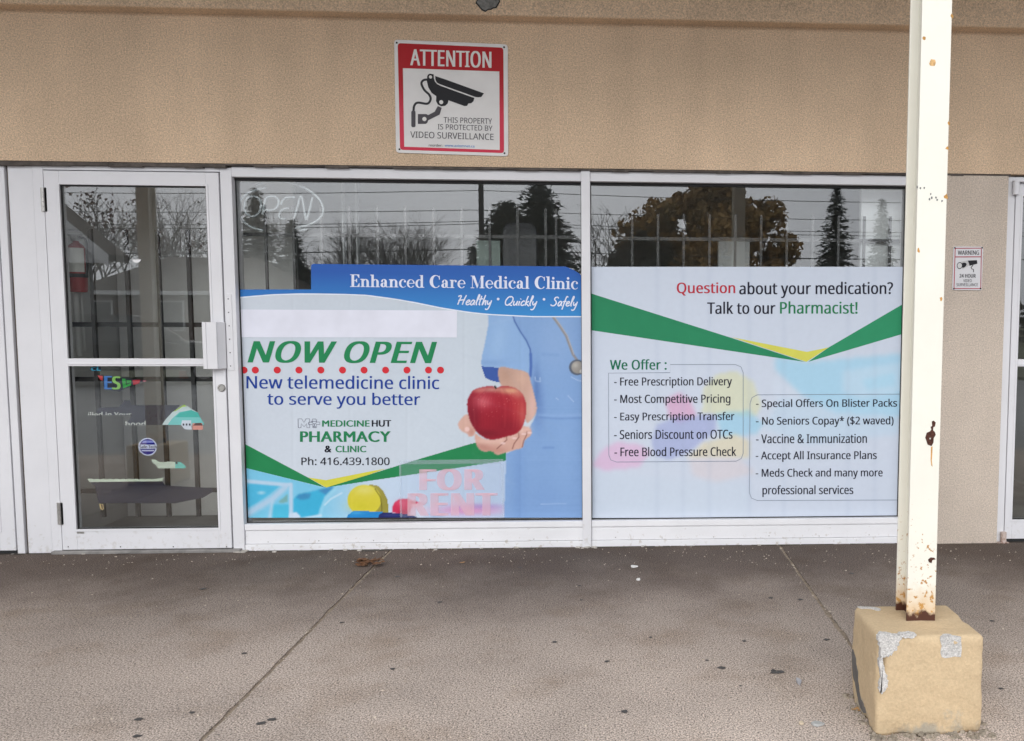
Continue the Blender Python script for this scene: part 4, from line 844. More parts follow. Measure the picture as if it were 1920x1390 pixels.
# unlit neon sign
YN = .105
p_ = at(527, 432, YN); ne = thing('neon_sign', 'unlit oval OPEN neon sign in the top left corner of the left window', 'sign', (p_.x, YN, p_.z))
NM = mat('neon_glass_tube', (.45, .5, .53), .25, var=.05)
def zn(x, y): return 420+x/4.483, 310+y/4.483
def tubepx(pts, nm, r=.0062): MB().tube([at(*zn(*q), YN) for q in smooth_open(pts, 6)], r, 8).build(nm, NM, ne, smooth=True)
tubepx([(275, 165), (370, 142), (480, 138), (640, 175), (760, 245), (825, 330), (825, 420), (740, 490), (600, 530)], 'oval_tube'); tubepx([(355, 187), (220, 225), (145, 290), (122, 370), (145, 450), (230, 520), (330, 548)], 'oval_tube'); tubepx([(640, 550), (700, 540)], 'oval_tube')
tubepx([(240, 258), (190, 285), (172, 350), (190, 410), (240, 430), (290, 405), (312, 345), (300, 285), (250, 258)], 'letter_tube'); tubepx([(325, 420), (345, 300), (370, 268), (430, 265), (460, 300), (445, 355), (400, 378), (345, 375)], 'letter_tube')
tubepx([(600, 270), (530, 272), (492, 300), (482, 335)], 'letter_tube'); tubepx([(545, 360), (495, 372), (470, 405), (468, 445), (520, 452)], 'letter_tube'); tubepx([(590, 450), (615, 360), (642, 268), (660, 290), (688, 445), (705, 430), (745, 270)], 'letter_tube')
# things standing inside
def boxthing(name, label, cat, q, y, dep, m_, bev=.004):
    (u0, v0, u1, v1) = q; a, b = at(u0, v0, y), at(u1, v1, y); mb = MB().box((a.x, y, b.z), (b.x, y+dep, a.z)); o = mb.build(name, m_, None, bevel=bev)
    tag(o, label, cat); return o
boxthing('partition_panel', 'pale partition panel inside the right window next to the steel post', 'panel', (1616, 340, 1712, 940), .21, .04, flat('partition_white', (.75, .77, .79, 1), .6))
boxthing('upright_post', 'wider of two pale uprights inside the left window right of the neon sign', 'post', (641, 330, 655, 960), .45, .05, PALEP); boxthing('upright_post', 'slimmer pale upright just right of the wider one inside the left window', 'post', (667, 330, 680, 960), .45, .05, PALEP)
a, b = at(942, 417, .6), at(1007, 560, .6)
mb = MB().prism(panel_pts([(a.x, a.z), (b.x, a.z), (b.x, b.z), (a.x, b.z)], .07, 6), .6, .66); tag(mb.build('rounded_screen', mat('grey_screen_fabric', (.20, .20, .21), .8), None, bevel=.01), 'grey panel with rounded corners standing behind the big spruce reflection in the left window', 'screen')
boxthing('notice_board', 'pale green board standing inside the left window beside the rounded grey screen', 'board', (893, 451, 939, 560), .62, .03, flat('mint_board', (.42, .50, .47, 1), .6))
boxthing('shelf_back', 'grey shelving panel inside the right window behind the orange maple reflection', 'shelf', (1347, 445, 1405, 560), .7, .05, PALEP)
# fire extinguisher
YE = .20; c = at(147, 548, YE); fe = thing('fire_extinguisher', 'red fire extinguisher with a white label behind the upper door glass', 'fire extinguisher', (c.x, YE, c.z))
rr = .048; zt = at(147, 452, YE).z
MB().lathe((c.x, YE, c.z), [(rr*.9, 0), (rr, .015), (rr, zt-c.z-.05), (rr*.75, zt-c.z-.025), (rr*.35, zt-c.z-.01), (rr*.3, zt-c.z)], 24).build('tank', mat('extinguisher_red', (.36, .02, .02), .3), fe, smooth=True)
lb = MB(); zl, zh = at(147, 511, YE).z, at(147, 466, YE).z
for i in range(12):
    a0, a1 = [R_(-165+150*k/12) for k in (i, i+1)]; r = rr+.0012; lb.add([(c.x+r*math.cos(a0), YE+r*math.sin(a0), zl), (c.x+r*math.cos(a1), YE+r*math.sin(a1), zl), (c.x+r*math.cos(a1), YE+r*math.sin(a1), zh), (c.x+r*math.cos(a0), YE+r*math.sin(a0), zh)], [[0, 1, 2, 3]])
lb.build('white_label', flat('label_white', (.7, .7, .66, 1), .5), fe)
MB().lathe((c.x, YE, at(147, 521, YE).z), [(rr+.0015, 0), (rr+.003, .004), (rr+.003, .018), (rr+.0015, .022)], 24).build('black_strap', BARD, fe)
hd = MB().box((c.x-.018, YE-.018, zt), (c.x+.018, YE+.018, zt+.03)); hd.box((c.x-.05, YE-.01, zt+.028), (c.x+.03, YE+.01, zt+.038)); hd.box((c.x-.05, YE-.01, zt+.055), (c.x+.025, YE+.01, zt+.064)); hd.build('valve_lever', STEEL, fe)
MB().tube(smooth_open([(c.x+.02, YE, zt+.02), (c.x+.06, YE-.01, zt), (c.x+.062, YE-.01, zt-.12), (c.x+.055, YE-.01, zt-.2)], 5), .007, 8).build('hose', BARD, fe)
a, b = at(140, 545, .22), at(152, 668, .22)
wp = MB().tube([(a.x, .22, a.z+.1), (a.x+.004, .22, a.z), (a.x+.008, .22, b.z+.02), (a.x+.02, .21, b.z)], .013, 10); wp.tube([(a.x+.035, .22, a.z+.02), (a.x+.042, .22, b.z+.02)], .006, 8)
tag(wp.build('white_pole', flat('pole_white', (.6, .6, .58, 1), .5), None, smooth=True), 'thin white pole standing under the fire extinguisher behind the door glass', 'pole')

# ------------------------------------------------------------------ canopy posts and footings
def postmat():
    M = mat('rusting_cream_paint', (.80, .775, .68), .5, var=.03, vs=4, bump=.12, bs=25, col2=(.44, .21, .045), c2s=55, c2t=.72, c2w=.05, c2z=(.9, .33, .20))
    t = M.node_tree; N = t.nodes; L = t.links; b = N['Principled BSDF']; src = b.inputs['Base Color'].links[0].from_socket
    g = N.new('ShaderNodeNewGeometry'); sx = N.new('ShaderNodeSeparateXYZ'); L.new(g.outputs['Position'], sx.inputs[0])
    n = N.new('ShaderNodeTexNoise'); n.inputs['Scale'].default_value = 38; n.inputs['Detail'].default_value = 6; L.new(g.outputs['Position'], n.inputs[0])
    a = N.new('ShaderNodeMath'); a.operation = 'MULTIPLY_ADD'; a.inputs[1].default_value = -.085; L.new(n.outputs[0], a.inputs[0]); L.new(sx.outputs[2], a.inputs[2])
    mr = N.new('ShaderNodeMapRange'); mr.inputs[1].default_value = .293; mr.inputs[2].default_value = .312; mr.inputs[3].default_value = 1; mr.inputs[4].default_value = 0; L.new(a.outputs[0], mr.inputs[0])
    mx = N.new('ShaderNodeMix'); mx.data_type = 'RGBA'; L.new(mr.outputs[0], mx.inputs[0]); L.new(src, mx.inputs[6]); mx.inputs[7].default_value = (.07, .022, .012, 1); 
    mr2 = N.new('ShaderNodeMapRange'); mr2.inputs[1].default_value = .31; mr2.inputs[2].default_value = .40; mr2.inputs[3].default_value = .6; mr2.inputs[4].default_value = 0; L.new(a.outputs[0], mr2.inputs[0])
    m0 = N.new('ShaderNodeMix'); m0.data_type = 'RGBA'; m0.blend_type = 'MIX'; L.new(mr2.outputs[0], m0.inputs[0]); L.new(src, m0.inputs[6]); m0.inputs[7].default_value = (.60, .34, .10, 1); L.new(m0.outputs[2], mx.inputs[6])
    L.new(mx.outputs[2], b.inputs['Base Color']); return M
POSTM = postmat(); RUST = mat('flaking_rust', (.09, .03, .018), .95, var=.4, vs=90, bump=1, bs=150); RUSTO = mat('rust_stain', (.52, .27, .07), .8, var=.3, vs=60)
PX, PY, BT = 4.081, -2.179, .3157
def make_post(x, detailed):
    t = thing('canopy_post', 'rust-flecked cream steel canopy post standing on the footing right of the pharmacy poster' if detailed else 'cream steel canopy post', 'post', (x, PY, BT-.02), 'steel posts holding up the canopy')
    w, d = .0955, .115
    MB().box((x-w/2, PY, BT-.02), (x+w/2, PY+.009, 3.849)).build('front_flange', POSTM, t, bevel=.002)
    MB().box((x-w/2, PY+d-.009, BT-.02), (x+w/2, PY+d, 3.849)).build('back_flange', POSTM, t, bevel=.002)
    MB().box((x-.02, PY+.0092, BT-.02), (x+.02, PY+d-.0092, 3.849)).build('web', POSTM, t)
    if detailed:
        def zr(x_, y_): return 1660+x_/2.78, 600+y_/2.78
        def patch(pts, nm, m_, dy): MB().prism(px(pts, PY), PY-dy, PY-.0001).build(nm, m_, t)
        patch([zr(*q) for q in [(242, 530), (252, 525), (262, 535), (258, 555), (250, 560), (248, 575), (258, 585), (262, 600), (252, 615), (250, 640), (240, 658), (220, 650), (214, 630), (208, 615), (212, 600), (216, 588), (232, 582), (240, 572), (236, 558), (244, 552)]], 'rust_patch', RUST, .0012)
        patch([zr(*q) for q in [(228, 615), (238, 615), (232, 625)]], 'bare_fleck', flat('bare_steel', (.6, .6, .55, 1)), .0018)
        patch([zr(*q) for q in [(238, 662), (246, 660), (245, 690), (242, 735), (246, 765), (240, 760), (236, 730)]], 'rust_streak', RUSTO, .0004)
        patch([zr(*q) for q in [(222, 1250), (236, 1238), (255, 1240), (262, 1248), (245, 1252), (240, 1268), (226, 1262)]], 'rust_patch', RUST, .0012)
        for u, v, r in ((1748, 118, .011), (1785, 30, .006), (1733, 73, .006), (1779, 232, .005), (1776, 278, .006), (1774, 370, .007), (1722, 470, .006), (1765, 560, .006)):
            e = at(u, v, PY); MB().prism([(e.x+r*random.uniform(.5, 1.2)*math.cos(a), e.z+r*random.uniform(.6, 1.6)*math.sin(a)) for a in np.linspace(0, 2*math.pi, 10)[:-1]], PY-.0005, PY-.0001).build('rust_spot', mat('pale_rust', (.62, .38, .16), .8, var=.3, vs=150) if u == 1748 else RUSTO, t)
        CH = flat('grey_chip', (.16, .16, .16, 1))
        for u, v in ((1726, 353), (1733, 352), (1745, 364), (1747, 371), (1743, 374), (1755, 371), (1757, 375), (1766, 377), (1720, 351)):
            e = at(u, v, PY); MB().prism([(e.x+.003*random.uniform(.5, 1.3)*math.cos(a), e.z+.004*random.uniform(.5, 1.3)*math.sin(a)) for a in np.linspace(0, 2*math.pi, 7)[:-1]], PY-.0005, PY-.0001).build('paint_chip', CH, t)
    return t
make_post(PX, True)
pl_ = make_post(PX-4.69, False); pl_['label'] = 'cream steel canopy post mirrored as a dark upright in the door glass'
# concrete footing: a worn painted block
FOOTM = mat('buff_masonry_paint', (.56, .425, .262), .85, var=.07, vs=5, bump=.6, bs=30, grain=.10, gs=120, col2=(.40, .35, .27), c2s=9, c2t=.70, c2w=.1, c2z=(.12, .0, .26))
BARE = mat('bare_concrete_patch', (.70, .68, .65), .95, var=.12, vs=30, grain=.35, gs=190, bump=1, bs=160); BARED = mat('dark_bare_concrete', (.14, .13, .12), .95, var=.2, vs=20, bump=.8, bs=80)
def make_footing(x, y, detailed):
    hx, d0, d1 = .166, .115, .185                      # half width, front and back reach from the post
    t = thing('concrete_footing', 'chipped buff painted concrete footing block under the rusty post' if detailed else 'buff painted concrete footing block', 'footing', (x, y, 0), 'concrete footings of the canopy posts')
    bm = bmesh.new(); n = 16
    bmesh.ops.create_cube(bm, size=1); bmesh.ops.subdivide_edges(bm, edges=bm.edges[:], cuts=30, use_grid_fill=True)
    from mathutils import noise
    for v in bm.verts:
        p = v.co.copy(); q = Vector((x+p.x*2*hx, y+.035+p.y*(d0+d1), (p.z+.5)*BT))
        rr = .013+.004*noise.noise(q*9); hs_ = (hx, (d0+d1)/2, BT/2); cc = (x, y+.035, BT/2); l_ = [q[i]-cc[i] for i in range(3)]; n_ = [max(-(hs_[i]-rr), min(hs_[i]-rr, l_[i])) for i in range(3)]
        if l_[2] < 0: n_[2] = l_[2]
        dv = Vector([l_[i]-n_[i] for i in range(3)])
        if dv.length > rr: q = Vector([cc[i]+n_[i] for i in range(3)])+dv.normalized()*rr
        nz = noise.noise(q*14)*.003+noise.noise(q*45)*.0015
        q += Vector((p.x, p.y, 0)).normalized()*nz if p.z < .49 else Vector((0, 0, noise.noise(q*14)*.002))
        q.x += (.5-p.z)*.012*p.x
        ed = sorted([hs_[i]-abs(l_[i]) for i in range(3)])[1]           # distance to the nearest arris: break it unevenly
        ch = max(0, noise.noise(q*11+Vector((3, 1, 7)))-.05)*max(0, 1-ed/.03)*.028
        q -= Vector((p.x, p.y, p.z if p.z > 0 else 0)).normalized()*ch; v.co = q
    me = bpy.data.meshes.new('block'); bm.to_mesh(me); bm.free(); link(me, 'block', FOOTM, t, smooth=True)
    return t, (x-hx, x+hx, y+.035-(d0+d1)/2, y+.035+(d0+d1)/2)
ft, (fx0, fx1, fy0, fy1) = make_footing(4.066, -2.205, True)
def zf(x, y): return 1550+x/4.089, 1050+y/4.089
def rag(pts, j): return [(a+random.uniform(-j, j), b+random.uniform(-j, j)) for a, b in smooth(pts, 5)]
def fpatch(pts, m_, nm, j=9, y=None):
    y = fy0-.0022 if y is None else y; MB().prism(px([zf(*q) for q in rag(pts, j)], y), y, y+.02).build(nm, m_, ft)
fpatch([(882, 590), (1020, 590), (1032, 610), (1030, 735), (1000, 742), (885, 745), (880, 660)], BARE, 'bare_patch', 3)
fpatch([(404, 575), (480, 568), (570, 590), (565, 620), (540, 680), (500, 725), (455, 745), (418, 742), (408, 660)], BARE, 'bare_patch')
fpatch([(412, 752), (428, 760), (440, 820), (455, 880), (470, 940), (455, 990), (425, 1025), (410, 1000), (414, 880)], BARE, 'bare_patch')
fpatch([(560, 572), (640, 565), (690, 575), (660, 600), (590, 598)], BARE, 'bare_patch', 4)
# bare patch low on the left face, and one on the top corner
mb = MB(); pts = [(fy1-.02, .16), (fy1-.035, .17), (fy1-.07, .14), (fy1-.10, .10), (fy1-.13, .045), (fy1-.17, .035), (fy1-.19, .02), (fy1-.15, .01), (fy1-.10, .03), (fy1-.06, .07), (fy1-.03, .09)]
pts = smooth(pts, 3); pts = [(a+random.uniform(-.004, .004), b+random.uniform(-.004, .004)) for a, b in pts]; k = len(pts)
mb.add([(fx0-.0075, a, b) for a, b in pts]+[(fx0+.01, a, b) for a, b in pts], [list(range(k)), [i+k for i in range(k)][::-1]]+[[i, (i+1) % k, (i+1) % k+k, i+k] for i in range(k)])
mb.build('dark_patch', BARED, ft)
mb = MB(); pts = smooth([(fx0+.012, fy1-.01), (fx0+.03, fy1-.012), (fx0+.07, fy1-.018), (fx0+.085, fy1-.04), (fx0+.07, fy1-.055), (fx0+.05, fy1-.035), (fx0+.02, fy1-.03)], 3); k = len(pts)
mb.add([(a, b, BT+.001) for a, b in pts]+[(a, b, BT-.008) for a, b in pts], [list(range(k)), [i+k for i in range(k)][::-1]]+[[i, (i+1) % k, (i+1) % k+k, i+k] for i in range(k)]); mb.build('bare_patch', BARE, ft)
f2, _ = make_footing(4.066-4.69, -2.205, False); f2['label'] = 'buff concrete footing block mirrored low in the door glass'
# broken skirt of mortar around the footing
mb = MB()
for k in range(150):
    s_ = random.random()
    if s_ < .45: x, y = random.uniform(fx0-.02, fx1+.03), fy0-random.uniform(-.01, .035)
    elif s_ < .8: x, y = fx0-random.uniform(-.01, .03), random.uniform(fy0-.03, fy1)
    else: x, y = fx1+random.uniform(-.01, .04), random.uniform(fy0-.03, fy0+.1)
    r = random.uniform(.003, .012); a = random.uniform(0, 3); c_, s2 = math.cos(a)*r, math.sin(a)*r; h_ = r*random.uniform(.3, .9)
    q = [(x+c_*1.4, y+s2*1.4), (x-s2, y+c_), (x-c_, y-s2), (x+s2*.8, y-c_*.8)]; mb.add([(a_, b_, 0) for a_, b_ in q]+[(x+(a_-x)*.6, y+(b_-y)*.6, h_) for a_, b_ in q], [[4, 5, 6, 7]]+[[i, (i+1) % 4, (i+1) % 4+4, i+4] for i in range(4)])
tag(mb.build('mortar_crumbs', mat('mortar_crumb', (.27, .23, .18), .95, var=.4, vs=50)), kind='stuff')  # real crumbs, darkened to carry the contact shade at the block's foot

# ------------------------------------------------------------------ litter on the pavement
LEAF = mat('dead_leaf', (.14, .065, .03), .8, var=.4, vs=60); LEAFP = mat('pale_dead_leaf', (.42, .24, .10), .8, var=.3, vs=60)
def leafmesh(c_, size, ang, curl=.3, lobes=5):
    mb = MB(); n = lobes*4+1; pts = []
    for i in range(n):
        a = 2*math.pi*i/n; r = size*(.55+.45*abs(math.cos(a*lobes/2)))*(1.25 if abs(a-math.pi) > 2.4 else 1); pts.append((c_[0]+r*math.cos(a+ang), c_[1]+r*.7*math.sin(a+ang), c_[2]+.003+curl*size*random.uniform(.0, .6)))
    mb.add([(c_[0], c_[1], c_[2]+.004)]+pts, [[0, i+1, (i+1) % n+1] for i in range(n)]); return mb
g0 = gnd(694, 1058)
lc = thing('leaf_cluster', 'clump of dry brown leaves at the pavement joint below the apple poster', 'leaves', (g0.x, g0.y, 0))
for k in range(6):
    c_ = (g0.x+random.uniform(-.05, .06), g0.y+random.uniform(-.05, .04), k*.003); leafmesh(c_, random.uniform(.025, .045), random.uniform(0, 6), .5, random.choice([3, 5])).build('leaf', LEAF, lc)
tw = MB()
for k in range(7): a = random.uniform(0, 3.1); tw.tube([(g0.x-.06*math.cos(a), g0.y-.06*math.sin(a), .012), (g0.x+.07*math.cos(a), g0.y+.06*math.sin(a), .02)], .0025, 5)
tw.build('stalk', LEAF, lc)
for (u, v, sz, m_, lb) in ((867, 1056, .016, LEAFP, 'single small orange leaf near the wall below the apple poster'), (1607, 1332, .020, LEAFP, 'tan leaf scrap lying against the left side of the footing'), (1437, 1333, .0, None, '')):
    if m_: q = gnd(u, v); tag(leafmesh((q.x, q.y, 0), sz, 1., .2, 3).build('fallen_leaf', m_), lb, 'leaf')
WP = flat('paper_white', (.75, .74, .72, 1), .8)
def scrap(u, v, w, h_, lb, m_=WP, nm='paper_scrap', cat='litter'):
    q = gnd(u, v); k = 7; pts = [(q.x+w*random.uniform(.6, 1.1)*math.cos(a), q.y+h_*random.uniform(.6, 1.1)*math.sin(a)) for a in np.linspace(0, 2*math.pi, k+1)[:-1]]; mb = MB()
    mb.add([(a, b, .002) for a, b in pts]+[(a, b, .005+random.uniform(0, .006)) for a, b in pts], [[i+k for i in range(k)]]+[[i, (i+1) % k, (i+1) % k+k, i+k] for i in range(k)]); tag(mb.build(nm, m_), lb, cat)
scrap(1188, 1064, .022, .016, 'torn white paper scrap, the one nearer the wall below the right window'); scrap(1197, 1088.5, .014, .012, 'smaller white paper scrap farther out below the right window')
scrap(1503, 1358, .009, .011, 'cream chip lying left of the footing', flat('cream_chip', (.62, .52, .38, 1)), 'paint_flake'); scrap(1534, 1360, .022, .018, 'flattened grey scrap just left of the footing', flat('grey_scrap', (.42, .43, .42, 1)), 'paper_scrap'); scrap(1498, 1280, .012, .03, 'pale grey smear of litter between the pharmacy poster and the footing', flat('pale_scrap', (.42, .42, .44, 1)), 'paper_scrap')
GUMM = mat('black_gum', (.075, .07, .068), .8, var=.3, vs=40, bump=.6, bs=60)
gm = MB()
for (u, v, w) in ((1455, 1261, .034), (1352, 1253, .018), (1487, 1325, .020), (943, 1283, .019), (1138, 1241, .016), (1171, 1335, .018), (1003, 1342, .022), (1396, 1203, .014), (1403, 1218, .012), (1326, 1239, .011), (1445, 1122, .018), (1501, 1125, .018), (1550, 1200, .018), (1040, 1205, .014), (524, 1216, .015), (462, 1204, .012), (458, 1226, .014), (641, 1168, .013), (637, 1259, .010), (736, 1255, .013), (552, 1184, .01), (260, 1350, .018), (360, 1337, .014), (510, 1350, .02), (490, 1357, .02), (257, 1381, .018), (380, 1105, .022), (825, 1130, .017), (1086, 1099, .014), (1090, 1126, .012), (975, 1065, .014), (745, 1082, .016), (1575, 1056, .012), (1597, 1076, .018), (1860, 1165, .016), (1877, 1292, .014), (1220, 1196, .012), (1230, 1234, .01), (557, 1274, .016), (228, 1298, .01), (400, 1353, .012), (1389, 1287, .009)):
    if (u*7+v) % 5 > 2: continue
    w *= .85; q = gnd(u, v); k = 10; gm.add([(q.x+w*random.uniform(.6, 1.15)*math.cos(a), q.y+w*random.uniform(.45, 1.0)*math.sin(a), .0022) for a in np.linspace(0, 2*math.pi, k+1)[:-1]], [list(range(k))])
tag(gm.build('gum_spots', GUMM), kind='stuff')
gt = MB()
for k in range(900):
    if random.random() < .35: q = gnd(random.uniform(-60, 1950), random.uniform(1028, 1060))
    elif random.random() < .3:
        j = random.choice([1.80, 4.025]); q = Vector((j+random.gauss(0, .012), random.uniform(-2.4, 0), 0))
    else: q = gnd(random.uniform(-60, 1950), random.uniform(1040, 1400))
    r = random.uniform(.0015, .005); a = random.uniform(0, 6); c_, s_ = math.cos(a)*r, math.sin(a)*r
    gt.add([(q.x+c_*1.6, q.y+s_*1.6, 0), (q.x-s_, q.y+c_, 0), (q.x-c_, q.y-s_, 0), (q.x, q.y, r)], [[0, 1, 3], [1, 2, 3], [2, 0, 3]])
tag(gt.build('grit', mat('pale_grit', (.42, .36, .29), .95, var=.5, vs=40)), kind='stuff')

# ------------------------------------------------------------------ what the glass mirrors: trees, houses, car, pole and wires across the lot
BARK = mat('grey_bark', (.10, .085, .072), .95, var=.3, vs=8); NEED = mat('spruce_needles', (.045, .055, .045), .9, var=.35, vs=2); NEED2 = mat('cedar_foliage', (.045, .05, .038), .9, var=.3, vs=2)
def trees_bare(name, label, u, vt, D, spread, seed, levels=5, stems=1, leaf=None, lean=0):
    rnd_ = random.Random(seed); top = mir(u, vt, D); base = Vector((top.x, -D, GZ+.05)); H = top.z-base.z
    t = thing(name, label, 'tree', tuple(base)); tr = MB(); tw_ = MB(); lf = MB()
    def grow(p, d, L_, r, lv):
        pts = [p]; dd = d.copy()
        for i in range(3):
            dd = (dd+Vector((rnd_.gauss(0, .09), rnd_.gauss(0, .09), .05))).normalized(); pts.append(pts[-1]+dd*L_/3)
        (tr if lv >= levels-1 else tw_).tube(pts, r, 5 if lv >= levels-1 else 3, r*.6, cap=False)
        if lv <= 0 or r < .004:
            if leaf and rnd_.random() < leaf[1]:
                for k in range(leaf[2]):
                    c_ = pts[-1]+Vector((rnd_.gauss(0, .22), rnd_.gauss(0, .22), rnd_.gauss(0, .2))); s_ = rnd_.uniform(.05, .11); a, b = Vector((rnd_.gauss(0, 1), rnd_.gauss(0, 1), rnd_.gauss(0, 1))).normalized()*s_, Vector((rnd_.gauss(0, 1), rnd_.gauss(0, 1), rnd_.gauss(0, 1))).normalized()*s_; lf.add([c_-a, c_+b, c_+a, c_-b], [[0, 1, 2, 3]])
            return
        nb = rnd_.choice([2, 3, 3]) if lv > 1 else 3
        for k in range(nb):
            ang = rnd_.uniform(.22, .62)*spread; ax = Vector((rnd_.gauss(0, 1), rnd_.gauss(0, 1), rnd_.gauss(0, .3))).cross(dd).normalized()
            grow(pts[rnd_.choice([2, 3, 3])], (Matrix.Rotation(ang, 3, ax) @ dd).normalized(), L_*rnd_.uniform(.66, .9), r*.62, lv-1)
    for s_ in range(stems):
        d = Vector((rnd_.gauss(0, .16*(stems > 1))+lean, rnd_.gauss(0, .16*(stems > 1)), 1)).normalized()
        grow(base-Vector((0, 0, .1)), d, H*.30, H*.016/(1+.25*(stems > 1)), levels)
    # scale the height to what is seen
    zmax = max(p[2] for p in tw_.v) if tw_.v else H; k = H/(zmax-base.z)
    for m_ in (tr, tw_, lf): m_.v = [(p[0], p[1], base.z+(p[2]-base.z)*k) for p in m_.v]
    tr.build('trunk', BARK, t); tw_.build('twigs', BARK, t)
    if lf.v: lf.build('crown', leaf[0], t)
    return t
def conifer(name, label, u, vt, D, w, seed, mtl=NEED, dens=1.0, droop=.25, dense=False):
    rnd_ = random.Random(seed); top = mir(u, vt, D); base = Vector((top.x, -D, GZ+.05)); H = top.z-base.z; Rm = w/2
    t = thing(name, label, 'tree', tuple(base)); MB().tube([base-Vector((0, 0, .1)), base+Vector((0, 0, H*.5)), base+Vector((0, 0, H*.98))], H*.014, 7, H*.003).build('trunk', BARK, t)
    cr = MB(); z = .06
    while z < .985:
        R0 = Rm*((1-z)**.8 if not dense else math.sqrt(max(.02, 1-(2*max(z, .5)-1)**2)))*rnd_.uniform(.75, 1.1)+.05; nb = int((9 if not dense else 16)*dens)+2; a0 = rnd_.uniform(0, 6)
        for k in range(nb):
            a = a0+2*math.pi*k/nb+rnd_.uniform(-.25, .25); L_ = R0*rnd_.uniform(.7, 1.12); d = Vector((math.cos(a), math.sin(a), 0)); zc = base.z+H*z+rnd_.uniform(-.15, .15)
            n = max(3, int(L_*4.2*dens))
            for i in range(1, n+1):
                f_ = i/n; c_ = Vector((base.x, base.y, zc))+d*L_*f_+Vector((0, 0, -droop*L_*f_*f_+.10*L_*f_**3)); s_ = (.16+.42*(1-f_*.6))*min(1, L_*.5+.25)
                for q in range(3):
                    o_ = c_+Vector((rnd_.gauss(0, .10), rnd_.gauss(0, .10), rnd_.gauss(0, .05))); e1 = (d+Vector((rnd_.gauss(0, .5), rnd_.gauss(0, .5), rnd_.gauss(-.1, .35)))).normalized()*s_; e2 = Vector((-d.y, d.x, rnd_.gauss(0, .4))).normalized()*s_*.55
                    cr.add([o_-e1*.5, o_+e2*.6, o_+e1, o_-e2*.6], [[0, 1, 2, 3]])
        z += (.030 if H > 6 else .05)/dens*.9
    cr.build('crown', mtl, t); return t
def leafy(name, label, u, vt, D, w, seed, mtl, n, hb=.12):
    rnd_ = random.Random(seed); top = mir(u, vt, D); base = Vector((top.x, -D, GZ+.05)); H = top.z-base.z
    t = thing(name, label, 'tree', tuple(base)); tr = MB(); tr.tube([base-Vector((0, 0, .1)), base+Vector((.05, 0, H*.25)), base+Vector((0, .1, H*.6))], H*.03, 8, H*.012)
    cl = []
    for k in range(80):
        while True:
            q = Vector((rnd_.uniform(-1, 1), rnd_.uniform(-1, 1), rnd_.uniform(-1, 1)))
            if .15 < q.length < 1: break
        zz = .58+q.z*.42; wz = 1.0 if zz < .62 else math.sqrt(max(.03, 1-((zz-.62)/.40)**2)); c_ = base+Vector((q.x*w/2*wz, q.y*w/2*wz, max(hb, zz)*H)); cl.append((c_, rnd_.uniform(.5, 1.0)*w*.13)); 
        if k % 2: tr.tube([base+Vector((0, 0, H*rnd_.uniform(.2, .45))), base.lerp(c_, .6)+Vector((0, 0, H*.12)), c_], H*.008, 4, H*.002, cap=False)
    tr.build('trunk', BARK, t); cr = MB()
    for k in range(n):
        c_, r = rnd_.choice(cl); q = Vector((rnd_.gauss(0, 1), rnd_.gauss(0, 1), rnd_.gauss(0, 1))).normalized()*r*rnd_.random()**.4; o_ = c_+q; s_ = rnd_.uniform(.10, .2)
        a, b = [Vector((rnd_.gauss(0, 1), rnd_.gauss(0, 1), rnd_.gauss(0, 1))).normalized()*s_ for _ in (0, 1)]; cr.add([o_-a, o_+b, o_+a, o_-b], [[0, 1, 2, 3]])
    cr.build('crown', mtl, t); return t
REDL = mat('russet_leaves', (.10, .035, .022), .85, var=.4, vs=3); ORL = mat('orange_maple_leaves', (.34, .205, .07), .85, var=.5, vs=1.2, col2=(.20, .15, .06), c2s=.5, c2t=.5, c2w=.2)
HEDG = mat('dark_hedge', (.06, .05, .035), .9, var=.4, vs=2)
G_T = 'trees'
trees_bare('bare_tree', 'small bare tree behind the white gable, mirrored at the left of the door glass', 165, 345, 42, 1.2, 3, 5)
trees_bare('leafy_tree', 'half bare tree with russet leaves mirrored left of the dark post in the door glass', 232, 370, 40, 1.1, 11, 5, leaf=(REDL, .55, 5))
trees_bare('bare_tree', 'large fan shaped bare tree mirrored in the right half of the door glass', 330, 335, 46, .8, 8, 6, stems=4, leaf=(REDL, .05, 3))
conifer('spruce_tree', 'tall dark spruce mirrored below the neon sign in the left window', 477, 352, 46, 5.2, 21)
conifer('spruce_tree', 'shorter dark spruce mirrored to the right of the neon sign spruce', 545, 414, 44, 4.6, 22)
trees_bare('bare_tree', 'rounded bare tree mirrored near the pale uprights in the left window', 625, 392, 50, 1.15, 31, 6, stems=2)
trees_bare('bare_tree', 'low wide bare shrub tree mirrored right of the pale uprights', 690, 410, 52, .9, 32, 6, stems=5)
trees_bare('bare_tree', 'tall bushy bare tree mirrored above the blue banner lettering', 745, 380, 50, .85, 33, 6, stems=5)
conifer('spruce_tree', 'very large spruce mirrored at the right end of the left window', 1012, 300, 42, 7.0, 24, dens=1.25)
conifer('cedar_tree', 'dense pointed cedar mirrored just left of the very large spruce', 950, 380, 41, 3.0, 25, NEED2, 1.2, .05, True)
conifer('spruce_tree', 'little dark spruce mirrored beside the utility pole', 886, 456, 38, 1.8, 26)
trees_bare('bare_tree', 'thin bare tree mirrored behind the window mullion', 1092, 372, 48, 1.2, 34, 5)
trees_bare('bare_tree', 'spindly bare tree mirrored at the left of the right window', 1184, 360, 47, 1.3, 35, 5)
trees_bare('bare_tree', 'low twiggy bare tree mirrored at the far left of the right window', 1130, 395, 49, 1.2, 36, 5)
leafy('maple_tree', 'broad orange and brown maple mirrored in the middle of the right window', 1330, 338, 40, 8.6, 41, ORL, 26000)
leafy('hedge_tree', 'low dark leafy tree mirrored in front of the maple at its left', 1195, 430, 37, 4.2, 42, HEDG, 5000)
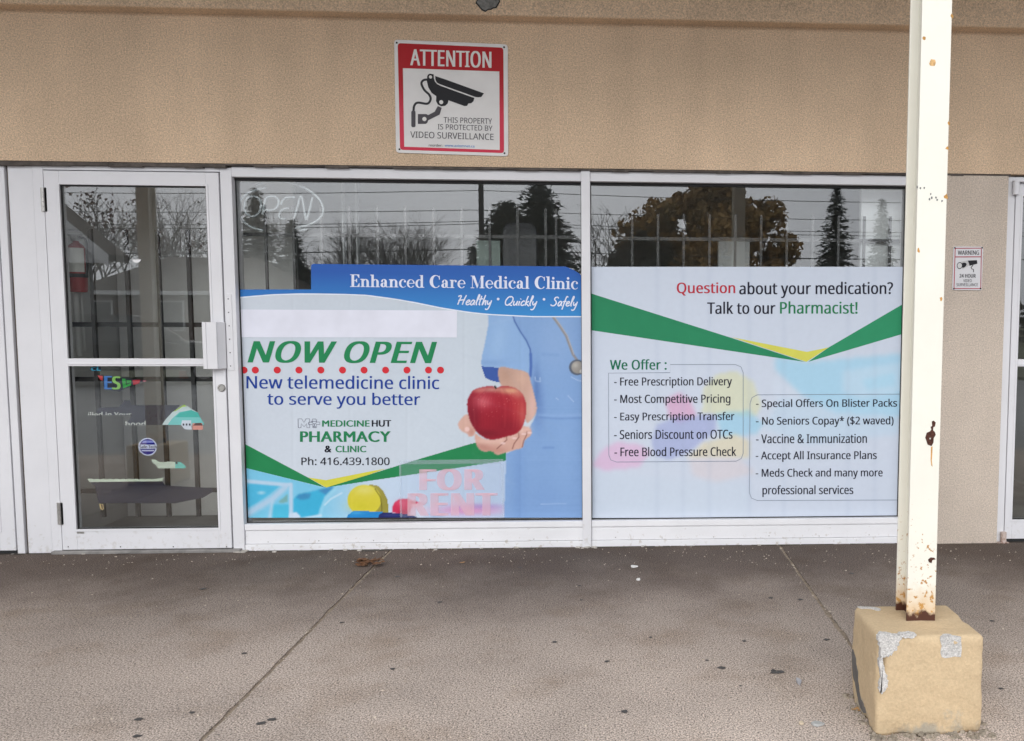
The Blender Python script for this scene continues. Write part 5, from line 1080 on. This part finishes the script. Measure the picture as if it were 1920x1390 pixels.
conifer('spruce_tree', 'slim tall spruce mirrored right of the orange maple', 1570, 338, 46, 4.0, 27, dens=1.1)
conifer('spruce_tree', 'spruce mirrored against the pale partition panel', 1655, 372, 50, 3.6, 28)
# hedge mass between the houses
hd = MB(); rn = random.Random(9)
for k in range(9000):
    x = rn.uniform(-60, 40); zt = 2.6+1.2*math.sin(x*.31)+.8*math.sin(x*.83+1); c_ = Vector((x, -54+rn.gauss(0, .5), GZ+rn.random()**.7*zt)); s_ = rn.uniform(.12, .3)
    a, b = [Vector((rn.gauss(0, 1), rn.gauss(0, 1), rn.gauss(0, 1))).normalized()*s_ for _ in (0, 1)]; hd.add([c_-a, c_+b, c_+a, c_-b], [[0, 1, 2, 3]])
tag(hd.build('far_hedge', HEDG), kind='stuff')
# houses
BRK = mat('brown_brick', (.085, .05, .038), .9, var=.25, vs=6, grain=.3, gs=14); ROOFT = mat('brown_shingles', (.075, .06, .05), .9, var=.25, vs=3, grain=.3, gs=12); WHT = mat('white_trim', (.62, .62, .62), .6, var=.05); DGL = mat('dark_pane', (.02, .022, .025), .1)
def house(name, label, x0, x1, y, dep, zw, zr_, brick, wins, ridge=.25):
    t = thing(name, label, 'house', ((x0+x1)/2, y, GZ)); MB().box((x0, y-dep, GZ), (x1, y, zw)).build('wall', brick, t)
    o_ = .5; ya, yb = y+o_, y-dep-o_; xa, xb = x0-o_, x1+o_; ym = (ya+yb)/2; r0, r1 = xa+(xb-xa)*ridge, xb-(xb-xa)*ridge
    rf = MB(); rf.add([(xa, ya, zw), (xb, ya, zw), (xb, yb, zw), (xa, yb, zw), (r0, ym, zr_), (r1, ym, zr_)], [[0, 1, 5, 4], [1, 2, 5], [2, 3, 4, 5], [3, 0, 4], [0, 3, 2, 1]]); rf.build('roof', ROOFT, t)
    MB().box((xa, ya, zw-.12), (xb, ya+.08, zw+.06)).build('eaves_board', WHT, t)
    for (wx, wz, ww, wh) in wins:
        w_ = MB().box((wx-ww/2-.08, y, wz-.08), (wx+ww/2+.08, y+.05, wz)); w_.box((wx-ww/2-.08, y, wz+wh), (wx+ww/2+.08, y+.05, wz+wh+.08)); w_.box((wx-ww/2-.08, y, wz), (wx-ww/2, y+.05, wz+wh)); w_.box((wx+ww/2, y, wz), (wx+ww/2+.08, y+.05, wz+wh)); fo = w_.build('window', WHT, t)
        MB().box((wx-ww/2, y, wz), (wx+ww/2, y+.03, wz+wh)).build('pane', DGL, fo)
    return t
q = mir(300, 607, 36); q2 = mir(420, 607, 36); wx = mir(322, 590, 36)
house('brick_house', 'low brown brick bungalow with hipped roof and white windows mirrored in the door glass', q.x-3.5, q2.x+1.5, -36, 9, 2.65, 4.6, BRK, [(wx.x, .95, 1.0, 1.25), (wx.x+3.0, .95, 1.4, 1.25), (wx.x-3.2, .95, 1.0, 1.25)])
q = mir(452, 540, 50); q2 = mir(583, 540, 50)
house('brick_house', 'dark brick house mirrored under the two spruces in the left window', q.x-2, q2.x+.8, -52, 9, 3.2, 5.0, mat('dark_red_brick', (.06, .032, .025), .9, var=.25, vs=6), [(q.x+1.5, 1.0, 1.2, 1.2), (q.x+5.5, 1.0, 1.6, 1.2)])
house('brick_house', 'pale brick house mirrored behind the orange maple', 4, 16, -56, 9, 3.0, 5.2, mat('buff_brick', (.16, .12, .09), .9, var=.2, vs=6), [(6.5, 1.0, 1.2, 1.2), (11, 1.0, 1.6, 1.2)])
# white gabled neighbour
a, b, c_ = mir(112, 388, 16), mir(200, 461, 16), mir(200, 493, 16)
gt_ = thing('gabled_building', 'white gabled building mirrored at the far left of the door glass', 'building', (a.x-2, -16, GZ)); xr = a.x-1.2; dz = (a.z-b.z)/(b.x-a.x); zr2 = a.z+1.2*dz
WSD = mat('white_siding', (.66, .66, .66), .7, var=.06)
MB().prism([(xr-(b.x-xr), c_.z), (b.x-.05, c_.z), (b.x-.05, b.z-.15), (xr, zr2-.15), (xr-(b.x-xr), b.z-.15)], -16.25, -16).build('gable_wall', WSD, gt_)
for s_ in (1, -1):
    ex = xr+(b.x-xr+.25)*s_; mb = MB(); ez = b.z-.25*dz; mb.add([(xr, -16.4, zr2), (xr, -15.6, zr2), (ex, -15.6, ez), (ex, -16.4, ez), (xr, -16.4, zr2-.16), (xr, -15.6, zr2-.16), (ex, -15.6, ez-.16), (ex, -16.4, ez-.16)], [[0, 1, 2, 3], [7, 6, 5, 4], [1, 5, 6, 2], [0, 3, 7, 4], [3, 2, 6, 7], [0, 4, 5, 1]]); mb.build('roof', ROOFT, gt_)
    mb = MB(); mb.add([(xr, -15.59, zr2-.02), (ex, -15.59, ez-.02), (ex, -15.59, ez-.3), (xr, -15.59, zr2-.3), (xr, -15.55, zr2-.02), (ex, -15.55, ez-.02), (ex, -15.55, ez-.3), (xr, -15.55, zr2-.3)], [[4, 5, 6, 7], [0, 1, 5, 4], [3, 7, 6, 2], [1, 2, 6, 5], [0, 4, 7, 3]]); mb.build('barge_board', WHT, gt_)
MB().box((xr-(b.x-xr)+.3, -16.24, GZ), (b.x-.5, -16.05, c_.z+.002)).build('lower_wall', mat('grey_block', (.15, .15, .15), .9, var=.15), gt_)
# utility pole and wires
q = mir(897, 340, 30); up = thing('utility_pole', 'timber utility pole mirrored left of the very large spruce', 'pole', (q.x, -30.5, GZ)); MB().tube([(q.x, -30.5, GZ-.1), (q.x, -30.5, 9.6)], .13, 10, .10).build('shaft', mat('pole_timber', (.05, .045, .04), .95, var=.3, vs=6), up)
MB().box((q.x-1.1, -30.66, 8.7), (q.x+1.1, -30.56, 8.85)).build('crossarm', BARK, up)
tag(MB().tube([(q.x-34, -30.5, GZ-.1), (q.x-34, -30.5, 9.6)], .13, 10, .10).build('utility_pole', BARK), 'timber utility pole at the far left end of the street wires', 'pole'); tag(MB().tube([(q.x+34, -30.5, GZ-.1), (q.x+34, -30.5, 9.6)], .13, 10, .10).build('utility_pole', BARK), 'timber utility pole at the far right end of the street wires', 'pole')
WIRE = mat('wire_rubber', (.012, .012, .013), .7)
for i, (v, sag, lb) in enumerate(((391, .25, 'topmost street wire mirrored across the left window'), (412, .3, 'second street wire from the top'), (416.5, .35, 'third street wire from the top, close under the second'), (464.5, .3, 'lowest and thickest street wire'), (352, .3, 'highest street wire, mirrored only in the right window'))):
    zq = mir(897, v, 30).z; w_ = MB()
    for sx in (-1, 1): w_.tube([(q.x+sx*34*k/10, -30.37-.06*i, zq-sag*4*(k/10)*(1-k/10)) for k in range(11)], .016 if i != 3 else .028, 4)
    tag(w_.build('wire', WIRE), lb, 'wire', 'overhead wires along the street')
# parked car
def car(loc, rot):
    t = thing('parked_car', 'dark grey car parked across the lot, mirrored behind the door rail', 'car', (0, 0, 0)); PT = mat('grey_car_paint', (.035, .037, .04), .25, .5, var=.03); TY = mat('tyre_rubber', (.015, .015, .015), .85); RM = mat('alloy_rim', (.4, .4, .41), .3, .8)
    def loft(prof, y0s, nm, m_, bev):
        mb = MB(); n = len(prof); rows = [(-.86, .93), (-.80, 1), (.80, 1), (.86, .93)] if nm == 'body' else y0s
        for yy, s_ in rows:
            for x_, z_ in prof: mb.v.append((x_*(.985 if s_ < 1 else 1), yy*(1 if nm == 'body' else (1-.16*max(0, (z_-.95)/.6))), z_ if nm != 'body' else .62+(z_-.62)*s_))
        for r_ in range(len(rows)-1):
            for i in range(n): mb.f.append([r_*n+i, r_*n+(i+1) % n, (r_+1)*n+(i+1) % n, (r_+1)*n+i])
        mb.f.append(list(range(n))[::-1]); mb.f.append([(len(rows)-1)*n+i for i in range(n)]); mb.build(nm, m_, t, bevel=bev)
    loft([(-2.25, .35), (-2.3, .6), (-2.2, .86), (-1.2, .98), (.9, 1.0), (2.1, .96), (2.26, .75), (2.25, .35)], None, 'body', PT, .03)
    loft([(-1.15, .97), (-.5, 1.45), (-.1, 1.55), (.9, 1.56), (1.6, 1.42), (2.0, .98)], [(-.78, 1), (.78, 1)], 'cabin_glass', DGL, .03)
    loft([(-.42, 1.49), (-.08, 1.575), (.9, 1.585), (1.55, 1.46), (1.5, 1.43), (.9, 1.54), (-.1, 1.53)], [(-.80, 1), (.80, 1)], 'roof', PT, .01)
    for sy in (-1, 1):
        MB().box((-.55, sy*.735-.02, .98), (-.46, sy*.735+.02, 1.42)).build('pillar', PT, t); MB().box((.52, sy*.72-.02, .98), (.62, sy*.72+.02, 1.5)).build('pillar', PT, t)
        for x_ in (-1.42, 1.38):
            o = MB().lathe((x_, sy*.80, .33), [(.20, -.12*sy), (.33, -.11*sy), (.345, 0), (.33, .09*sy), (.22, .10*sy)], 20, 'y').build('wheel', TY, t); MB().lathe((x_, sy*.80, .33), [(.21, .085*sy), (.2, .107*sy), (.05, .09*sy)], 12, 'y').build('rim', RM, o)
        MB().box((-2.30, sy*.62-.2, .66), (-2.12, sy*.62+.2, .80)).build('headlight', mat('lamp_glass', (.6, .6, .6), .1), t, bevel=.02); MB().box((2.1, sy*.62-.16, .74), (2.27, sy*.62+.16, .90)).build('tail_light', mat('red_lamp', (.3, .01, .01), .2), t, bevel=.02)
        MB().box((-.75, sy*.93-.06, .98), (-.62, sy*.93+.08, 1.10)).build('wing_mirror', PT, t, bevel=.02)
    MB().box((-2.33, -.7, .42), (-2.2, .7, .58)).build('bumper', mat('bumper_black', (.02, .02, .02), .5), t, bevel=.02); MB().box((-2.335, -.26, .44), (-2.325, .26, .56)).build('number_plate', WHT, t)
    t.location = loc; t.rotation_euler.z = rot
q = mir(245, 640, 15.2); car((q.x, -15.2, GZ), R_(155))
q = mir(356, 660, 16.6); br = thing('traffic_drum', 'orange and white traffic drum mirrored near the door handle', 'drum', (q.x, -16.6, GZ))
for k in range(5): MB().lathe((q.x, -16.6, GZ+.06+k*.18), [(.27-.016*k, 0), (.262-.016*k, .178)], 18).build('band', mat('drum_orange', (.55, .12, .03), .5) if k % 2 == 0 else WHT, br)
MB().lathe((q.x, -16.6, GZ), [(.36, 0), (.34, .06)], 18).build('base', TYR if 'TYR' in globals() else BARD, br)
